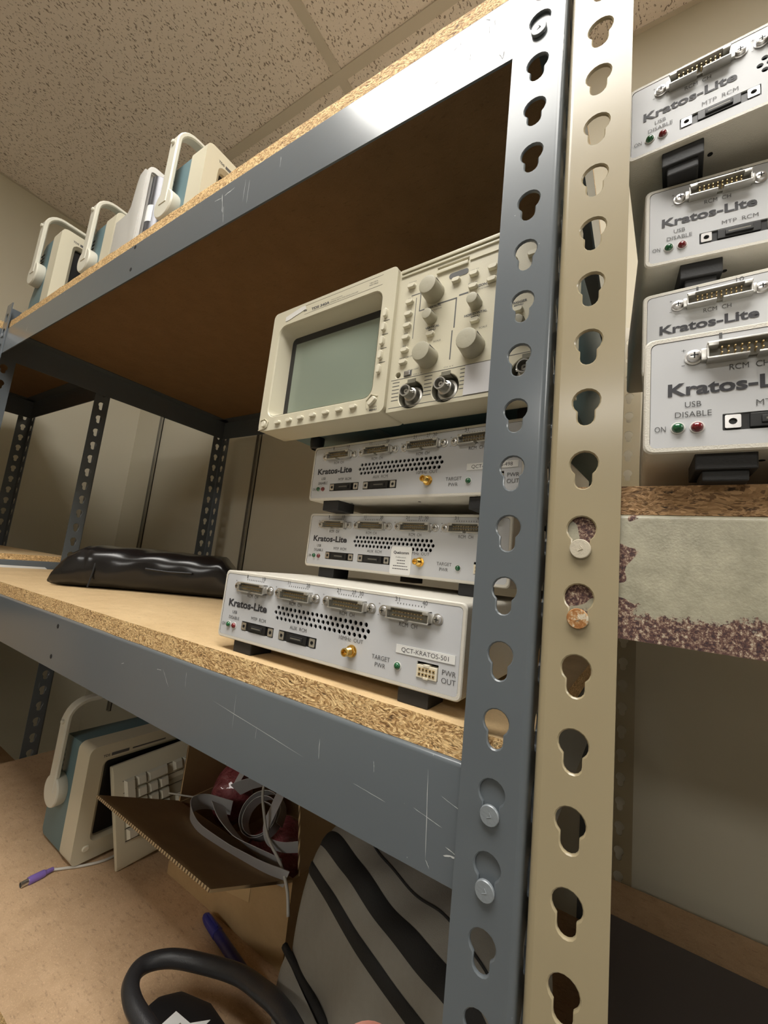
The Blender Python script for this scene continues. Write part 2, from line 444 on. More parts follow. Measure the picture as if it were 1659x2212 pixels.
# slotted metal standards screwed to the rear wall
for x, lb in ((-1.776, 'thin slotted metal strip on the rear wall, nearer the room corner'), (-1.105, 'thin slotted metal strip on the rear wall just left of the oscilloscope')):
    T = thing('wall_track', lb, 'wall track', (x, Y1, -1.1))
    bm = nb(); box(bm, (-.0085, -.004, 0), (.0085, -.0002, 1.5)); box(bm, (-.0085, -.011, 0), (-.006, -.0002, 1.5)); box(bm, (.006, -.011, 0), (.0085, -.0002, 1.5))
    for i in range(46): box(bm, (-.0018, -.0043, .02 + i * .032), (.0018, -.0041, .034 + i * .032), 0, 1)
    link('channel', bm, [M['track'], M['trackslot']], T)

# ------------------------------------------------------------------ shelving
P = .0381
def keyhole(cx, cz, r=.0073, s=.0045, zb=-.0102):
    out = []; a0 = math.asin(s / r)
    st = -PI / 2 + a0
    for i in range(15):
        a = st + (2 * PI - 2 * a0) * i / 14; out.append((cx + r * math.cos(a), cz + r * math.sin(a)))
    # ends at left neck; go down the slot and round its bottom
    for i in range(8):
        a = PI + PI * i / 7; out.append((cx + s * math.cos(a), cz + zb + s * math.sin(a)))
    return out
def post_mesh(z0, z1, phase, mirror, rear):
    """L-angle post, corner at the origin. front flange runs along X (mirror=-1: to the left), side flange along +Y (rear: -Y)"""
    bm = nb(); W = .038; R = .0042; T = .002
    sx = mirror; sy = -1 if rear else 1
    n0 = math.floor((z0 - phase) / P) + 1
    zs = []; c = phase + n0 * P
    while c < z1 - .012:
        if c - .012 > z0: zs.append(c)
        c += P
    edges = [z0] + [(a + b) / 2 - .0035 for a, b in zip(zs, zs[1:])] + [z1]
    fa = lambda x, z, d: Vector((sx * x, sy * d, z))
    fb = lambda x, z, d: Vector((sx * d, sy * x, z))
    for i, c in enumerate(zs):
        for f in (fa, fb):
            plate(bm, rect(R, edges[i], W, edges[i + 1]), [keyhole(.019, c)], f, T, .0007)
    # rounded corner
    for zz0, zz1 in ((z0, z1),):
        n = 6; ro = []; ri = []
        for i in range(n + 1):
            a = PI / 2 * i / n
            ro.append((R - R * math.cos(a), R - R * math.sin(a))); ri.append((R - (R - T) * math.cos(a), R - (R - T) * math.sin(a)))
        for z_ in (zz0, zz1): pass
        vo = [[bm.verts.new((sx * a, sy * b, z_)) for a, b in ro] for z_ in (zz0, zz1)]
        vi = [[bm.verts.new((sx * a, sy * b, z_)) for a, b in ri] for z_ in (zz0, zz1)]
        for i in range(n):
            bm.faces.new((vo[0][i], vo[0][i + 1], vo[1][i + 1], vo[1][i])); bm.faces.new((vi[0][i], vi[0][i + 1], vi[1][i + 1], vi[1][i]))
            bm.faces.new((vo[1][i], vo[1][i + 1], vi[1][i + 1], vi[1][i]))
    bmesh.ops.remove_doubles(bm, verts=bm.verts, dist=.00002)
    # drop inner partition faces between stacked cells
    bad = [f for f in bm.faces if abs(f.normal.z) > .99 and z0 + .001 < f.calc_center_median().z < z1 - .001 and len(f.verts) == 4 and abs(f.calc_area() - T * (W - R)) < 1e-6]
    bmesh.ops.delete(bm, geom=bad, context='FACES_ONLY')
    fixn(bm)
    return bm
def beam(name, a, b, z0, z1, inward, m, parent, sag=None, scr=None, lip=.03):
    """rolled edge beam from a to b (x,y), upright web z0..z1 and a lip at the top pointing inward (x,y)"""
    a = Vector((a[0], a[1], 0)); b = Vector((b[0], b[1], 0)); u = (b - a).normalized(); inn = Vector((inward[0], inward[1], 0)); L = (b - a).length
    R = .003; T = .002; H = z1 - z0
    prof = [(0, 0)]
    for i in range(6):
        t_ = PI / 2 * i / 5; prof.append((R - R * math.cos(t_), H - R + R * math.sin(t_)))
    prof += [(lip, H), (lip, H - T)]
    for i in range(6):
        t_ = PI / 2 * (1 - i / 5); prof.append((R - (R - T) * math.cos(t_), H - R + (R - T) * math.sin(t_)))
    prof += [(T, 0)]
    bm = nb()
    va = [bm.verts.new(inn * p + Vector((0, 0, q))) for p, q in prof]; vb = [bm.verts.new(u * L + inn * p + Vector((0, 0, q))) for p, q in prof]
    n = len(va); bm.faces.new(va); bm.faces.new(list(reversed(vb)))
    for i in range(n): bm.faces.new((va[i], va[(i + 1) % n], vb[(i + 1) % n], vb[i]))
    fixn(bm)
    for (x_, z_, x2, z2, wd, *dk) in (scr or []):
        p1 = Vector((x_, 0, z_)); p2 = Vector((x2, 0, z2)); d = (p2 - p1); nn = Vector((-d.z, 0, d.x)).normalized() * wd
        y_ = -.00012; nseg = 7; prev = None
        for i in range(nseg + 1):
            q = p1 + d * (i / nseg) + nn * random.uniform(-.6, .6); ww = nn * (random.uniform(.3, 1) if 0 < i < nseg else .05)
            cur = [bm.verts.new((q.x + ww.x, y_, q.z + ww.z)), bm.verts.new((q.x - ww.x, y_, q.z - ww.z))]
            if prev: bm.faces.new((prev[0], cur[0], cur[1], prev[1])).material_index = 2 if dk else 1
            prev = cur
    o = link(name, bm, [m, M['scratch'], M['ink2']], parent, .7); o.location = (a.x, a.y, z0)
    return o
def rivet(parent, x, y, z, ny, m, r=.0055, nx=0, nm='rivet'):
    bm = nb(); ax = (nx, ny, 0)
    lathe(bm, [(r * .55, -.004), (r * .6, .0005), (r, .0007), (r, .0020), (r * .93, .0025), (.0001, .0026)], (0, 0, 0), ax, 20, cap0=False, cap1=False)
    sweep(bm, [Vector(ax) * .0025 + Vector((-.0012 * abs(ny), -.0012 * abs(nx), -.0012)), Vector(ax) * .0028 + Vector((.0013 * abs(ny), .0013 * abs(nx), 0)), Vector(ax) * .0025 + Vector((0, 0, .0018))], .00025, 5)
    fixn(bm); o = link(nm, bm, m, parent, .5); o.location = (x, y, z); return o

GX0, GD = -1.2348, .6218
def rack(name, label, x0, x1, y0, y1, ztop, mats, levels, phases, rivm, skip=(), scr=None):
    pm, bmats = mats
    R = thing(name, label, 'shelving', ((x0 + x1) / 2, (y0 + y1) / 2, -ZO))
    R.location.z = 0
    off = Vector((-(x0 + x1) / 2, -(y0 + y1) / 2, ZO))
    posts = {}
    for key, px, py, mir, rear in (('fr', x1, y0, -1, 0), ('fl', x0, y0, 1, 0), ('rl', x0, y1, 1, 1), ('rr', x1, y1, -1, 1)):
        o = link('upright_post', post_mesh(-ZO, ztop, phases[key], mir, rear), pm, R, .6)
        o.location = Vector((px, py, 0)) + off; posts[key] = o
    e = .0022
    for i, (z0, z1) in enumerate(levels):
        for nm, a, b, inn in (('front', (x0 + e, y0 + e), (x1 - e, y0 + e), (0, 1)), ('rear', (x0 + e, y1 - e), (x1 - e, y1 - e), (0, -1)),
                          ('left', (x0 + e, y0 + e + .0002), (x0 + e, y1 - e - .0002), (1, 0)), ('right', (x1 - e, y0 + e + .0002), (x1 - e, y1 - e - .0002), (-1, 0))):
            o = beam('shelf_beam', a, b, z0, z1, inn, bmats[i], R, scr=(scr or {}).get((nm, i)))
            o.location = o.location + off
            ph = phases['fr']
            # rivets that hook each beam into the key slots
            zh = [ph + k * P for k in range(-60, 12) if z0 + .004 < ph + k * P < z1 + .002][:2]
            for z_ in zh:
                zz = z_ - .0108 - z0
                if zz < .003: continue
                if nm in ('front', 'rear'):
                    s = 1 if nm == 'front' else -1
                    for xx in (x0 + .019, x1 - .019):
                        rm = rivm if nm != 'front' or xx < 0 or not isinstance(rivm, list) else rivm
                        rv = rivet(o, xx - a[0], -s * e, zz, -s, rm if not isinstance(rm, list) else rm[0], .0055)
                else:
                    s = 1 if nm == 'right' else -1
                    if nm in skip: continue
                    for yy in (y0 + .019, y1 - .019): rivet(o, s * e, yy - a[1], zz, 0, rivm if not isinstance(rivm, list) else rivm[0], .0055, nx=s)
    return R
def board(name, label, x0, x1, y0, y1, z0, z1, mtop, medge, mbot=None, notch=False):
    bm = nb(); rnd = random.Random(3)
    # front edge slightly ragged
    n = 60 if x1 - x0 > .5 else 2
    fr = [(x0 + (x1 - x0) * i / n, y0 + rnd.uniform(0, .0012)) for i in range(n + 1)]
    poly = fr + [(x1, y1), (x0, y1)]
    cx, cy = (x0 + x1) / 2, (y0 + y1) / 2
    lo = [bm.verts.new((a - cx, b - cy, z0 - z0)) for a, b in poly]; hi = [bm.verts.new((a - cx, b - cy, z1 - z0)) for a, b in poly]
    N = len(lo)
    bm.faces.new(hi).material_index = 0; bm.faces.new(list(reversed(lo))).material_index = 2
    for i in range(N): bm.faces.new((lo[i], lo[(i + 1) % N], hi[(i + 1) % N], hi[i])).material_index = 1
    o = link(name, bm, [mtop, medge, mbot or mtop]); tag(o, label, 'shelf board'); o.location = (cx, cy, z0 + ZO); return o

g_levels = [(-.018, .0447), (-.5925, -.5243), (-1.052, -.9855)]
bz = GX0 + .0022   # beam start x, for the scratch marks
s_low = [(1.2326 - d0, q0, 1.2326 - d1, q1, w_) for d0, q0, d1, q1, w_ in (
    (.275, .045, .162, .033, .0002), (.115, .031, .088, .0285, .0002), (.068, .033, .048, .029, .00022), (.060, .058, .057, .008, .00022), (.057, .008, .054, .004, .0002),
    (.36, .055, .345, .040, .0002), (.37, .052, .362, .053, .0003), (.10, .050, .099, .043, .0002), (.44, .043, .435, .045, .0004), (.215, .040, .2145, .030, .00012),
    (.245, .058, .244, .030, .00012), (.148, .050, .147, .036, .0002), (.32, .060, .318, .046, .0002), (.05, .046, .036, .042, .0002), (.045, .020, .037, .018, .0005), (.046, .015, .038, .017, .0006))]
s_up = [(1.2326 - d0, q0, 1.2326 - d1, q1, w_) for d0, q0, d1, q1, w_ in (
    (.405, .050, .398, .020, .0009), (.400, .045, .380, .048, .0007), (.398, .03, .393, .004, .0004), (.36, .05, .359, .018, .0003), (.352, .045, .351, .012, .0003), (.30, .05, .299, .035, .0004), (.42, .046, .405, .044, .0006))]
s_up += [(1.2326 - d0, q0, 1.2326 - d1, q1, w_, 1) for d0, q0, d1, q1, w_ in (
    (.064, .056, .060, .052, .0003), (.056, .050, .0555, .040, .00025), (.060, .046, .0597, .038, .0003), (.075, .030, .0748, .022, .0002), (.050, .012, .047, .005, .0003), (.046, .012, .047, .004, .0003), (.092, .044, .084, .047, .0002), (.11, .020, .10, .022, .0002), (.085, .052, .0847, .045, .0002))]
grey_rack = rack('steel_rack', 'grey steel shelving with keyhole posts that holds the large oscilloscope', GX0, -.0002, 0.0, GD, .1075,
     (M['grey'], [M['grey']] * 3), g_levels, dict(fr=0.0, fl=0.0, rl=-.0096, rr=-.0096), M['rivet_g'], skip=('right', 'left'), scr={('front', 1): s_low, ('front', 0): s_up})
b_levels = [(-.4372, -.3712), (-.965, -.90)]
M['_'] = None
beige_rack = rack('steel_rack', 'beige steel shelving with a rusty front beam, at the right', .0027, 1.2227, 0.0003, GD, .1075,
     (M['beige'], [M['rust'], M['beige']]), b_levels, dict(fr=0.0, fl=0.0004, rl=0.0, rr=0.0), M['rivet_b'], skip=('left',))
# the second rivet down on the near beige post has lost its paint
for o in bpy.data.objects:
    if o.name.startswith('rivet') and o.parent and o.parent.parent == beige_rack:
        if abs(o.location.x - .0168) < .004 and o.parent.location.z < 1.29 and o.parent.location.z > 1.2 and o.location.y < 0 and o.parent.location.y < 0 and o.location.z < .02:
            o.data = o.data.copy(); o.data.materials.clear(); o.data.materials.append(M['rivet_r']); o['label'] = 'rust stained rivet head'
l_levels = [(-.0105, .0530), (-.553, -.4865), (-1.10, -1.035)]
left_rack = rack('steel_rack', 'grey steel shelving along the left wall, set at right angles to the main shelving', -1.8400, -1.2370, -.97, .2506, .1075,
     (M['grey'], [M['grey']] * 3), l_levels, dict(fr=-.0069, fl=-.0069, rl=-.0069, rr=-.0069), M['rivet_g'], skip=('right',))
# punched holes near the far end of the two front beams of the grey rack
for o in kids(grey_rack):
    if o.name.startswith('shelf_beam') and o.location.y < -.3 and o.location.x < 0 and o.dimensions.x > 1:
        wz = o.location.z - ZO
        for hx, hz in ((-.6218, .0377), (-.6219, -.0004)) if abs(wz + .018) < .002 else ((-.6189, -.5373), (-.6211, -.5774)) if abs(wz + .5925) < .002 else ():
            bm = nb(); lathe(bm, [(.0030, 0), (.0030, .0003)], (hx - GX0 - .0022, 0, hz - wz), (0, -1, 0), 14); fixn(bm); h_ = link('bolt_hole', bm, M['dark'], o)
# scrap of torn white tape on the left rack's end beam
for o in kids(left_rack):
    if o.name.startswith('shelf_beam') and abs(o.location.z - (ZO - .553)) < .001 and o.location.x > 0 and abs(o.dimensions.y) > 1:
        bm = nb(); pl = [(1.015, .030), (1.155, .030), (1.165, .040), (1.15, .052), (1.03, .054), (1.0, .046)]
        prism(bm, pl, lambda a, b, d: Vector((d, a, b)), .0002, .0006); tp = link('torn_tape', bm, M['label'], o); tag(tp, 'torn strip of white tape')

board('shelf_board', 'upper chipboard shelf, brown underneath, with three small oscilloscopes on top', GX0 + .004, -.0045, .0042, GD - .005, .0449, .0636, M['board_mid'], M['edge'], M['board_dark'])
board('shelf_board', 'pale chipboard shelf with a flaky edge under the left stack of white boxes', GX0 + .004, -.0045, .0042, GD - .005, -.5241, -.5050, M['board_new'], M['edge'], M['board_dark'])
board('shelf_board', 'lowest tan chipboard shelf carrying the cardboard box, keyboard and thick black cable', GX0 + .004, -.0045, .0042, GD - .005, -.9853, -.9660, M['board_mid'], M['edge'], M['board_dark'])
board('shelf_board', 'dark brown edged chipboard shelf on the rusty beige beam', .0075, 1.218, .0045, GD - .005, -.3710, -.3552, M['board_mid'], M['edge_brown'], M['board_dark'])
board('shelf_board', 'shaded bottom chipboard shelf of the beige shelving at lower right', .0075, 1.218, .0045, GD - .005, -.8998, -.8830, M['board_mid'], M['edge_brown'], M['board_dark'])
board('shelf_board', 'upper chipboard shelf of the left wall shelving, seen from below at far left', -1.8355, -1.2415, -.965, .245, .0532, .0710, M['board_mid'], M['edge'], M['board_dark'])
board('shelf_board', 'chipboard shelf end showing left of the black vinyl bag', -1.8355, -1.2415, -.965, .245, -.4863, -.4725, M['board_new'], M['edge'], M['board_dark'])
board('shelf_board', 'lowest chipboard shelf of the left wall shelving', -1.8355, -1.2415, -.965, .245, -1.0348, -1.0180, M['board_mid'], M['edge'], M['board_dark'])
bm = nb(); box(bm, (0, 0, 0), (1.1, .48, .003), .001); o = link('shelf_shade', bm, M['mat']); tag(o, 'dark grey sheet standing in for shade on the bottom shelf of the beige shelving', 'mat'); place(o, (.0085, .045, -.8830))  # dark sheet put in for the shaded part of this shelf

# ------------------------------------------------------------------ white measuring boxes
KW, KH, KD = .2495, .063, .215
q = 1.026e-3
def make_box_unit(fh, twotier):
    R = thing('test_box', 'x', 'test equipment', (0, 0, 0))
    z = fh
    # case: sheet metal sleeve open at the front
    bm = nb(); T = .0028
    outer = rect(0, z, KW, z + KH, .004, 4); inner = rect(T, z + T, KW - T, z + KH - T, .0028, 4)
    N = len(outer)
    lo = [[bm.verts.new((a, y_, b)) for a, b in lp_] for lp_, y_ in ((outer, .0008), (outer, KD), (inner, .0), (inner, KD - .002))]
    lo0 = [bm.verts.new((a + (.0008 if a < KW / 2 else -.0008), 0, b + (.0008 if b < z + KH / 2 else -.0008))) for a, b in outer]
    for i in range(N):
        j = (i + 1) % N
        bm.faces.new((lo[0][i], lo[0][j], lo[1][j], lo[1][i])); bm.faces.new((lo0[i], lo0[j], lo[0][j], lo[0][i]))
        bm.faces.new((lo0[i], lo0[j], lo[2][j], lo[2][i])); bm.faces.new((lo[2][i], lo[2][j], lo[3][j], lo[3][i]))
    bm.faces.new(lo[1]); bm.faces.new(lo[3])
    for f_ in bm.faces:
        c = f_.calc_center_median()
        if T * .9 < c.x < KW - T * .9 and z + T * .9 < c.z < z + KH - T * .9 and c.y < KD - .001: f_.material_index = 1
    fixn(bm)
    link('case', bm, [M['kl_case'], M['dark']], R, .5)
    # side vents on the right flank and tiny screw holes underneath
    bm = nb()
    for r_ in range(4):
        for c_ in range(6): lathe(bm, [(.0015, 0), (.0015, .0003)], (KW, .030 + c_ * .005 + (r_ % 2) * .0025, z + .036 + r_ * .005), (1, 0, 0), 10)
    for xx in (.05, .14): lathe(bm, [(.0016, 0), (.0016, .0002)], (xx, .02, z), (0, 0, -1), 10)
    link('side_vents', bm, M['dark'], R)
    # front plate with real openings
    bm = nb(); holes = []
    for i in range(20): holes.append(circ((75 + i * 4.81) * q, z + 35.8 * q, 1.75 * q, 10))
    for i in range(21): holes.append(circ((72.6 + i * 4.81) * q, z + 31.4 * q, 1.75 * q, 10))
    for i in range(20): holes.append(circ((75 + i * 4.81) * q, z + 27.0 * q, 1.75 * q, 10))
    holes += [rect(31.5 * q, z + 9.8 * q, 73 * q, z + 18 * q, .0003, 1), rect(79.2 * q, z + 9.8 * q, 121.3 * q, z + 18 * q, .0003, 1), rect(210.7 * q, z + 8.9 * q, 226.4 * q, z + 19.4 * q, .0003, 1)]
    plate(bm, rect(T + .0002, z + T * .55, KW - T - .0002, z + KH - T - .0002, .003, 4), holes, lambda a, b, d: Vector((a, .0002 + d, b)), .0016); fixn(bm)
    fp = link('front_plate', bm, M['kl_plate'], R)
    # lettering
    bm = nb(); Z = lambda b: z + b * q
    text(bm, 'Kratos-Lite', 35.9 * q, Z(32.4), 51.5 * q, 6.2 * q, bold=True)
    link('lettering', bm, M['ink'], fp); bm = nb()
    for n_, (c_, la, lb_) in enumerate(((41.9, '1', '10'), (94.9, '11', '20'), (148.7, '21', '30'), (201.9, '31', '40'))):
        text(bm, 'RCM  CH', (c_ - .6) * q, Z(41.0), 14.2 * q, 2.9 * q)
        text(bm, la, (c_ - 10.9) * q, Z(57.8), (1.2 if la == '1' else 2.6 if la == '11' else 3.6) * q, 3.1 * q); text(bm, lb_, (c_ + 10.9) * q, Z(57.8), 3.9 * q, 3.1 * q)
        if n_ == 2: text(bm, '27', (c_ + 3.9) * q, Z(57.8), 3.8 * q, 3.1 * q)
        for t_ in range(10): box(bm, ((c_ - 10.6 + t_ * 2.36) * q, -.0001, Z(54.4)), ((c_ - 10.25 + t_ * 2.36) * q, .0002, Z(55.5)))
        text(bm, '+', (c_ - 25.4) * q, Z(52.7), 1.7 * q, 2.0 * q); text(bm, '-', (c_ - 25.6) * q, Z(45.2), 1.3 * q, 2.4 * q)
    text(bm, 'USB', 20.3 * q, Z(24.2), 6.4 * q, 2.9 * q); text(bm, 'DISABLE', 20.3 * q, Z(19.2), 14.3 * q, 2.9 * q); text(bm, 'ON', 7.1 * q, Z(12.4), 4.6 * q, 2.9 * q)
    text(bm, 'MTP  RCM', 52.8 * q, Z(22.1), 18.6 * q, 2.9 * q); text(bm, 'AUX  RCM', 100.6 * q, Z(22.1), 18.6 * q, 2.9 * q)
    text(bm, '10MHz  OUT', 154.4 * q, Z(23.2), 22.5 * q, 2.9 * q)
    text(bm, 'TARGET', 182.0 * q, Z(15.4), 15.2 * q, 3.1 * q); text(bm, 'PWR', 182.0 * q, Z(10.4), 8.8 * q, 3.1 * q)
    text(bm, 'PWR', 234.0 * q, Z(16.0), 9.6 * q, 3.4 * q); text(bm, 'OUT', 234.0 * q, Z(11.0), 9.8 * q, 3.4 * q)
    link('lettering', bm, M['ink2'], fp)
    # four box headers
    for c_ in (41.9, 94.9, 148.7, 201.9):
        cx, cz = c_ * q, Z(48.3); hw, hh, pr, tt = 16.6 * q, 4.3 * q, .0060, .0009
        bm = nb()
        box(bm, (cx - hw, -pr, cz + hh - tt), (cx + hw, .0, cz + hh), .0002)                         # upper wall
        box(bm, (cx - hw, -pr, cz - hh), (cx - hw * .07, .0, cz - hh + tt), .0002); box(bm, (cx + hw * .12, -pr, cz - hh), (cx + hw, .0, cz - hh + tt), .0002)   # lower wall with key gap
        for s in (-1, 1):
            box(bm, (cx + s * hw - (tt if s > 0 else 0), -pr * .8, cz - hh), (cx + s * hw + (tt if s < 0 else 0), 0, cz + hh), .0002)
            box(bm, (cx + s * (hw + .0005) - .0016, -.0025, cz - hh * .7), (cx + s * (hw + .0005) + .0016, 0, cz + hh * .7), .0005)
            box(bm, (cx + s * hw * .86 - .0020, -pr - .0003, cz + hh - tt - .0016), (cx + s * hw * .86 + .0020, -pr * .3, cz + hh - tt * .5), .0003)
        sh = link('box_header', bm, M['zinc'], R, .6)
        bm = nb(); box(bm, (cx - hw + tt, -.0018, cz - hh + tt), (cx + hw - tt, .0001, cz + hh - tt)); link('socket_floor', bm, M['conn'], sh)
        bm = nb()
        for i in range(10):
            for j in (-1, 1): box(bm, (cx - 11.0 * q + i * 2.44 * q - .0003, -.0048, cz + j * .0013 - .0003), (cx - 11.0 * q + i * 2.44 * q + .0003, -.0015, cz + j * .0013 + .0003))
        link('pin_rows', bm, M['pin'], sh)
        for s in (-1, 1):
            bm = nb(); sxx = cx + s * 21.3 * q
            lathe(bm, [(.0040, 0), (.0040, .0006), (.0031, .0008), (.0031, .0016), (.0026, .0026), (.0012, .0030), (.0001, .0030)], (sxx, 0, cz), (0, -1, 0), 18, cap1=False)
            for rr in (0, 1): box(bm, (sxx - (.0016 if rr else .0003), -.0031, cz - (.0003 if rr else .0016)), (sxx + (.0016 if rr else .0003), -.0029, cz + (.0003 if rr else .0016)), 0, 1)
            fixn(bm); link('screw', bm, [M['steel'], M['dark']], sh, .7)
    # two recessed cable sockets
    for a in (31.5, 79.2):
        x0, x1, z0, z1 = a * q, (a + 41.6) * q, Z(9.8), Z(18.0); cz = (z0 + z1) / 2
        bm = nb(); box(bm, (x0 + .0003, .0012, z0 + .0002), (x1 - .0003, .006, z1 - .0002)); box(bm, (x0 + .010, -.0004, z0 + .0008), (x1 - .010, .002, z1 - .0008), .0003, 0)
        box(bm, (x0 + .014, -.0014, cz - .0018), (x1 - .014, 0, cz + .0018), .0004, 1); box(bm, (x0 + .0155, -.00145, cz - .0004), (x1 - .0155, -.0013, cz + .0005), 0, 2)
        so = link('cable_socket', bm, [M['black'], M['blackm'], M['conn']], R)
        for s in (0, 1):
            xa = x0 + .0008 if s == 0 else x1 - .0068; bm = nb()
            plate(bm, rect(xa, z0 + .0009, xa + .006, z1 - .0009, .0006, 2), [circ(xa + .003, cz, .0016, 12)], lambda aa, bb, d: Vector((aa, -.0003 + d, bb)), .003); fixn(bm)
            link('jack_nut', bm, M['steel'], so)
    # LEDs
    for nm, a, b, m in (('green_lamp', 14.3, 12.5, M['green']), ('red_lamp', 21.9, 12.3, M['red']), ('green_lamp', 196.0, 12.9, M['green'])):
        bm = nb(); lathe(bm, [(.0031, 0), (.0031, .0003), (.0026, .0004)], (a * q, 0, Z(b)), (0, -1, 0), 18, mi=1, cap1=False)
        lathe(bm, [(.0026, .0002), (.0025, .0009), (.0020, .0018), (.0011, .0024), (.0001, .0026)], (a * q, 0, Z(b)), (0, -1, 0), 18, cap0=False, cap1=False)
        fixn(bm); link(nm, bm, [m, M['white']], R, 1.2)
    # gold coax connector
    bm = nb(); cx, cz = 156.3 * q, Z(15.2)
    lathe(bm, [(.0047, .0), (.0047, .0008)], (cx, 0, cz), (0, -1, 0), 20); lathe(bm, [(.0044, .0008), (.0044, .0028)], (cx, 0, cz), (0, -1, 0), 6)
    pr = [(.0026, .0028)]
    for i in range(6): pr += [(.0031, .0032 + i * .0008), (.0027, .0036 + i * .0008)]
    pr += [(.0031, .0085), (.0031, .0096), (.0022, .0096), (.0022, .0060), (.0006, .0060), (.0006, .0085), (.0001, .0085)]
    lathe(bm, pr, (cx, 0, cz), (0, -1, 0), 20, cap0=False, cap1=False); fixn(bm)
    link('gold_connector', bm, M['gold'], R, .6)
    # power connector
    bm = nb(); xa, xb, za, zb_ = 211.0 * q, 226.0 * q, Z(9.2), Z(17.4)
    box(bm, (xa, -.0008, za), (xb, .006, zb_), .0003); box(bm, (xa + .005, -.0012, zb_ - .001), (xa + .0095, .004, zb_ + .0008), .0003); box(bm, (xa + .0055, -.0012, za - .0006), (xa + .009, .004, za + .001), .0003)
    pc = link('power_socket', bm, M['ivory'], R)
    bm = nb()
    for i in range(5):
        for j in range(2):
            x_ = xa + .0015 + i * .0026; z_ = za + .0014 + j * .0032
            box(bm, (x_, -.0010, z_), (x_ + .0019, -.0007, z_ + .0022)); box(bm, (x_ + .0005, -.0012, z_ + .0006), (x_ + .0014, -.0009, z_ + .0015), 0, 1)
    link('contact_grid', bm, [M['edge'] if False else M['pin'], M['dark']], pc)
    # feet
    for x_, y_ in ((.022, .003), (KW - .048, .003), (.022, KD - .04), (KW - .048, KD - .04)):
        bm = nb(); wd = .024
        if twotier:
            box(bm, (x_, y_ + .001, z - fh * .62), (x_ + wd, y_ + .030, z + .0002), .0008)
            box(bm, (x_ + .003, y_ + .003, z - fh), (x_ + wd - .003, y_ + .024, z - fh * .6), .001)
        else:
            box(bm, (x_, y_, z - fh), (x_ + wd, y_ + .026, z + .0002), .001)
        link('foot', bm, M['blackm'], R)
    return R
uL = make_box_unit(.011, False); uR = make_box_unit(.018, True)
def put(o, x, y, yaw_, zb, fh, label, group):
    place(o, (x, y, zb - fh), yaw_); o['label'] = label; o['category'] = 'test equipment'; o['group'] = group; return o
GL, GR = 'white test boxes stacked under the oscilloscope', 'white test boxes stacked on the beige shelf'
k2 = copy_tree(uL); k3 = copy_tree(uL)
k1 = put(uL, -.2952, .0114, .0012, -.494, .011, 'white box with a printed name tape above its power socket, lowest of the left stack', GL)
put(k2, -.2918, .1157, -.0706, -.420, .011, 'white box carrying a rounded calibration sticker, middle of the left stack', GL)
put(k3, -.2759, .0919, -.1012, -.346, .011, 'white box directly beneath the cream oscilloscope, top of the left stack', GL)
rB = copy_tree(uR); rC = copy_tree(uR); rD = copy_tree(uR)
put(uR, .0505, -.0098, .0199, -.342, .013 + .0052, 'white box standing on the rusty beige shelving, lowest of the right stack', GR)
uR.location.z = -.3552 + ZO
for c_ in kids(uR):
    if not c_.name.startswith('foot'): c_.location.z = -.0045
    else: c_.scale = (1, 1, .80)
put(rB, .0481, .0714, -.0224, -.261, .018, 'white box second from the bottom of the right stack', GR)
put(rC, .0486, .0653, .0828, -.180, .018, 'white box third from the bottom of the right stack', GR)
put(rD, .0361, .0528, -.0525, -.099, .018, 'white box topmost of the right stack, seen from below against the wall', GR)
# name tape, calibration sticker
def tape(parent, a0, a1, b0, b1, fh, s, rot, tw):
    bm = nb(); cx, cz = (a0 + a1) / 2 * q, fh + (b0 + b1) / 2 * q; w_, h_ = (a1 - a0) * q / 2, (b1 - b0) * q / 2
    pl = [(-w_, -h_), (w_, -h_), (w_, h_), (-w_, h_)]; pl = [(cx + a * math.cos(rot) - b * math.sin(rot), cz + a * math.sin(rot) + b * math.cos(rot)) for a, b in pl]
    prism(bm, pl, XZ, -.0003, .0001); o = link('name_tape', bm, M['label'], parent)
    bm = nb(); text(bm, s, cx, cz, tw * q, 3.0 * q, y=-.0004, rot=rot); link('lettering', bm, M['ink'], o); return o
tape(k1, 193.8, 237.6, 21.9, 27.5, .011, 'QCT-KRATOS-501', .008, 35)
tape(k3, 193.8, 237.6, 21.9, 27.5, .011, 'QCT-KRATOS-498', .0, 35)
bm = nb(); prism(bm, rect(.1255, .0125, .1505, .0405, .002, 3), XZ, -.0003, .0001); stk = link('sticker', bm, M['label'], k2)
bm = nb(); text(bm, 'Qualcomm', .138, .0345, .0185, .0026, y=-.0004, bold=True); text(bm, 'Calibration', .138, .0298, .0125, .0014, y=-.0004)
for i, w_ in enumerate((.009, .008, .017, .018)):
    x_ = .138 - w_ / 2
    while x_ < .138 + w_ / 2:
        s_ = random.uniform(.0008, .002); box(bm, (x_, -.00042, .0262 - i * .0028), (x_ + s_, -.00036, .0270 - i * .0028)); x_ += s_ + .0005
link('lettering', bm, M['ink'], stk)

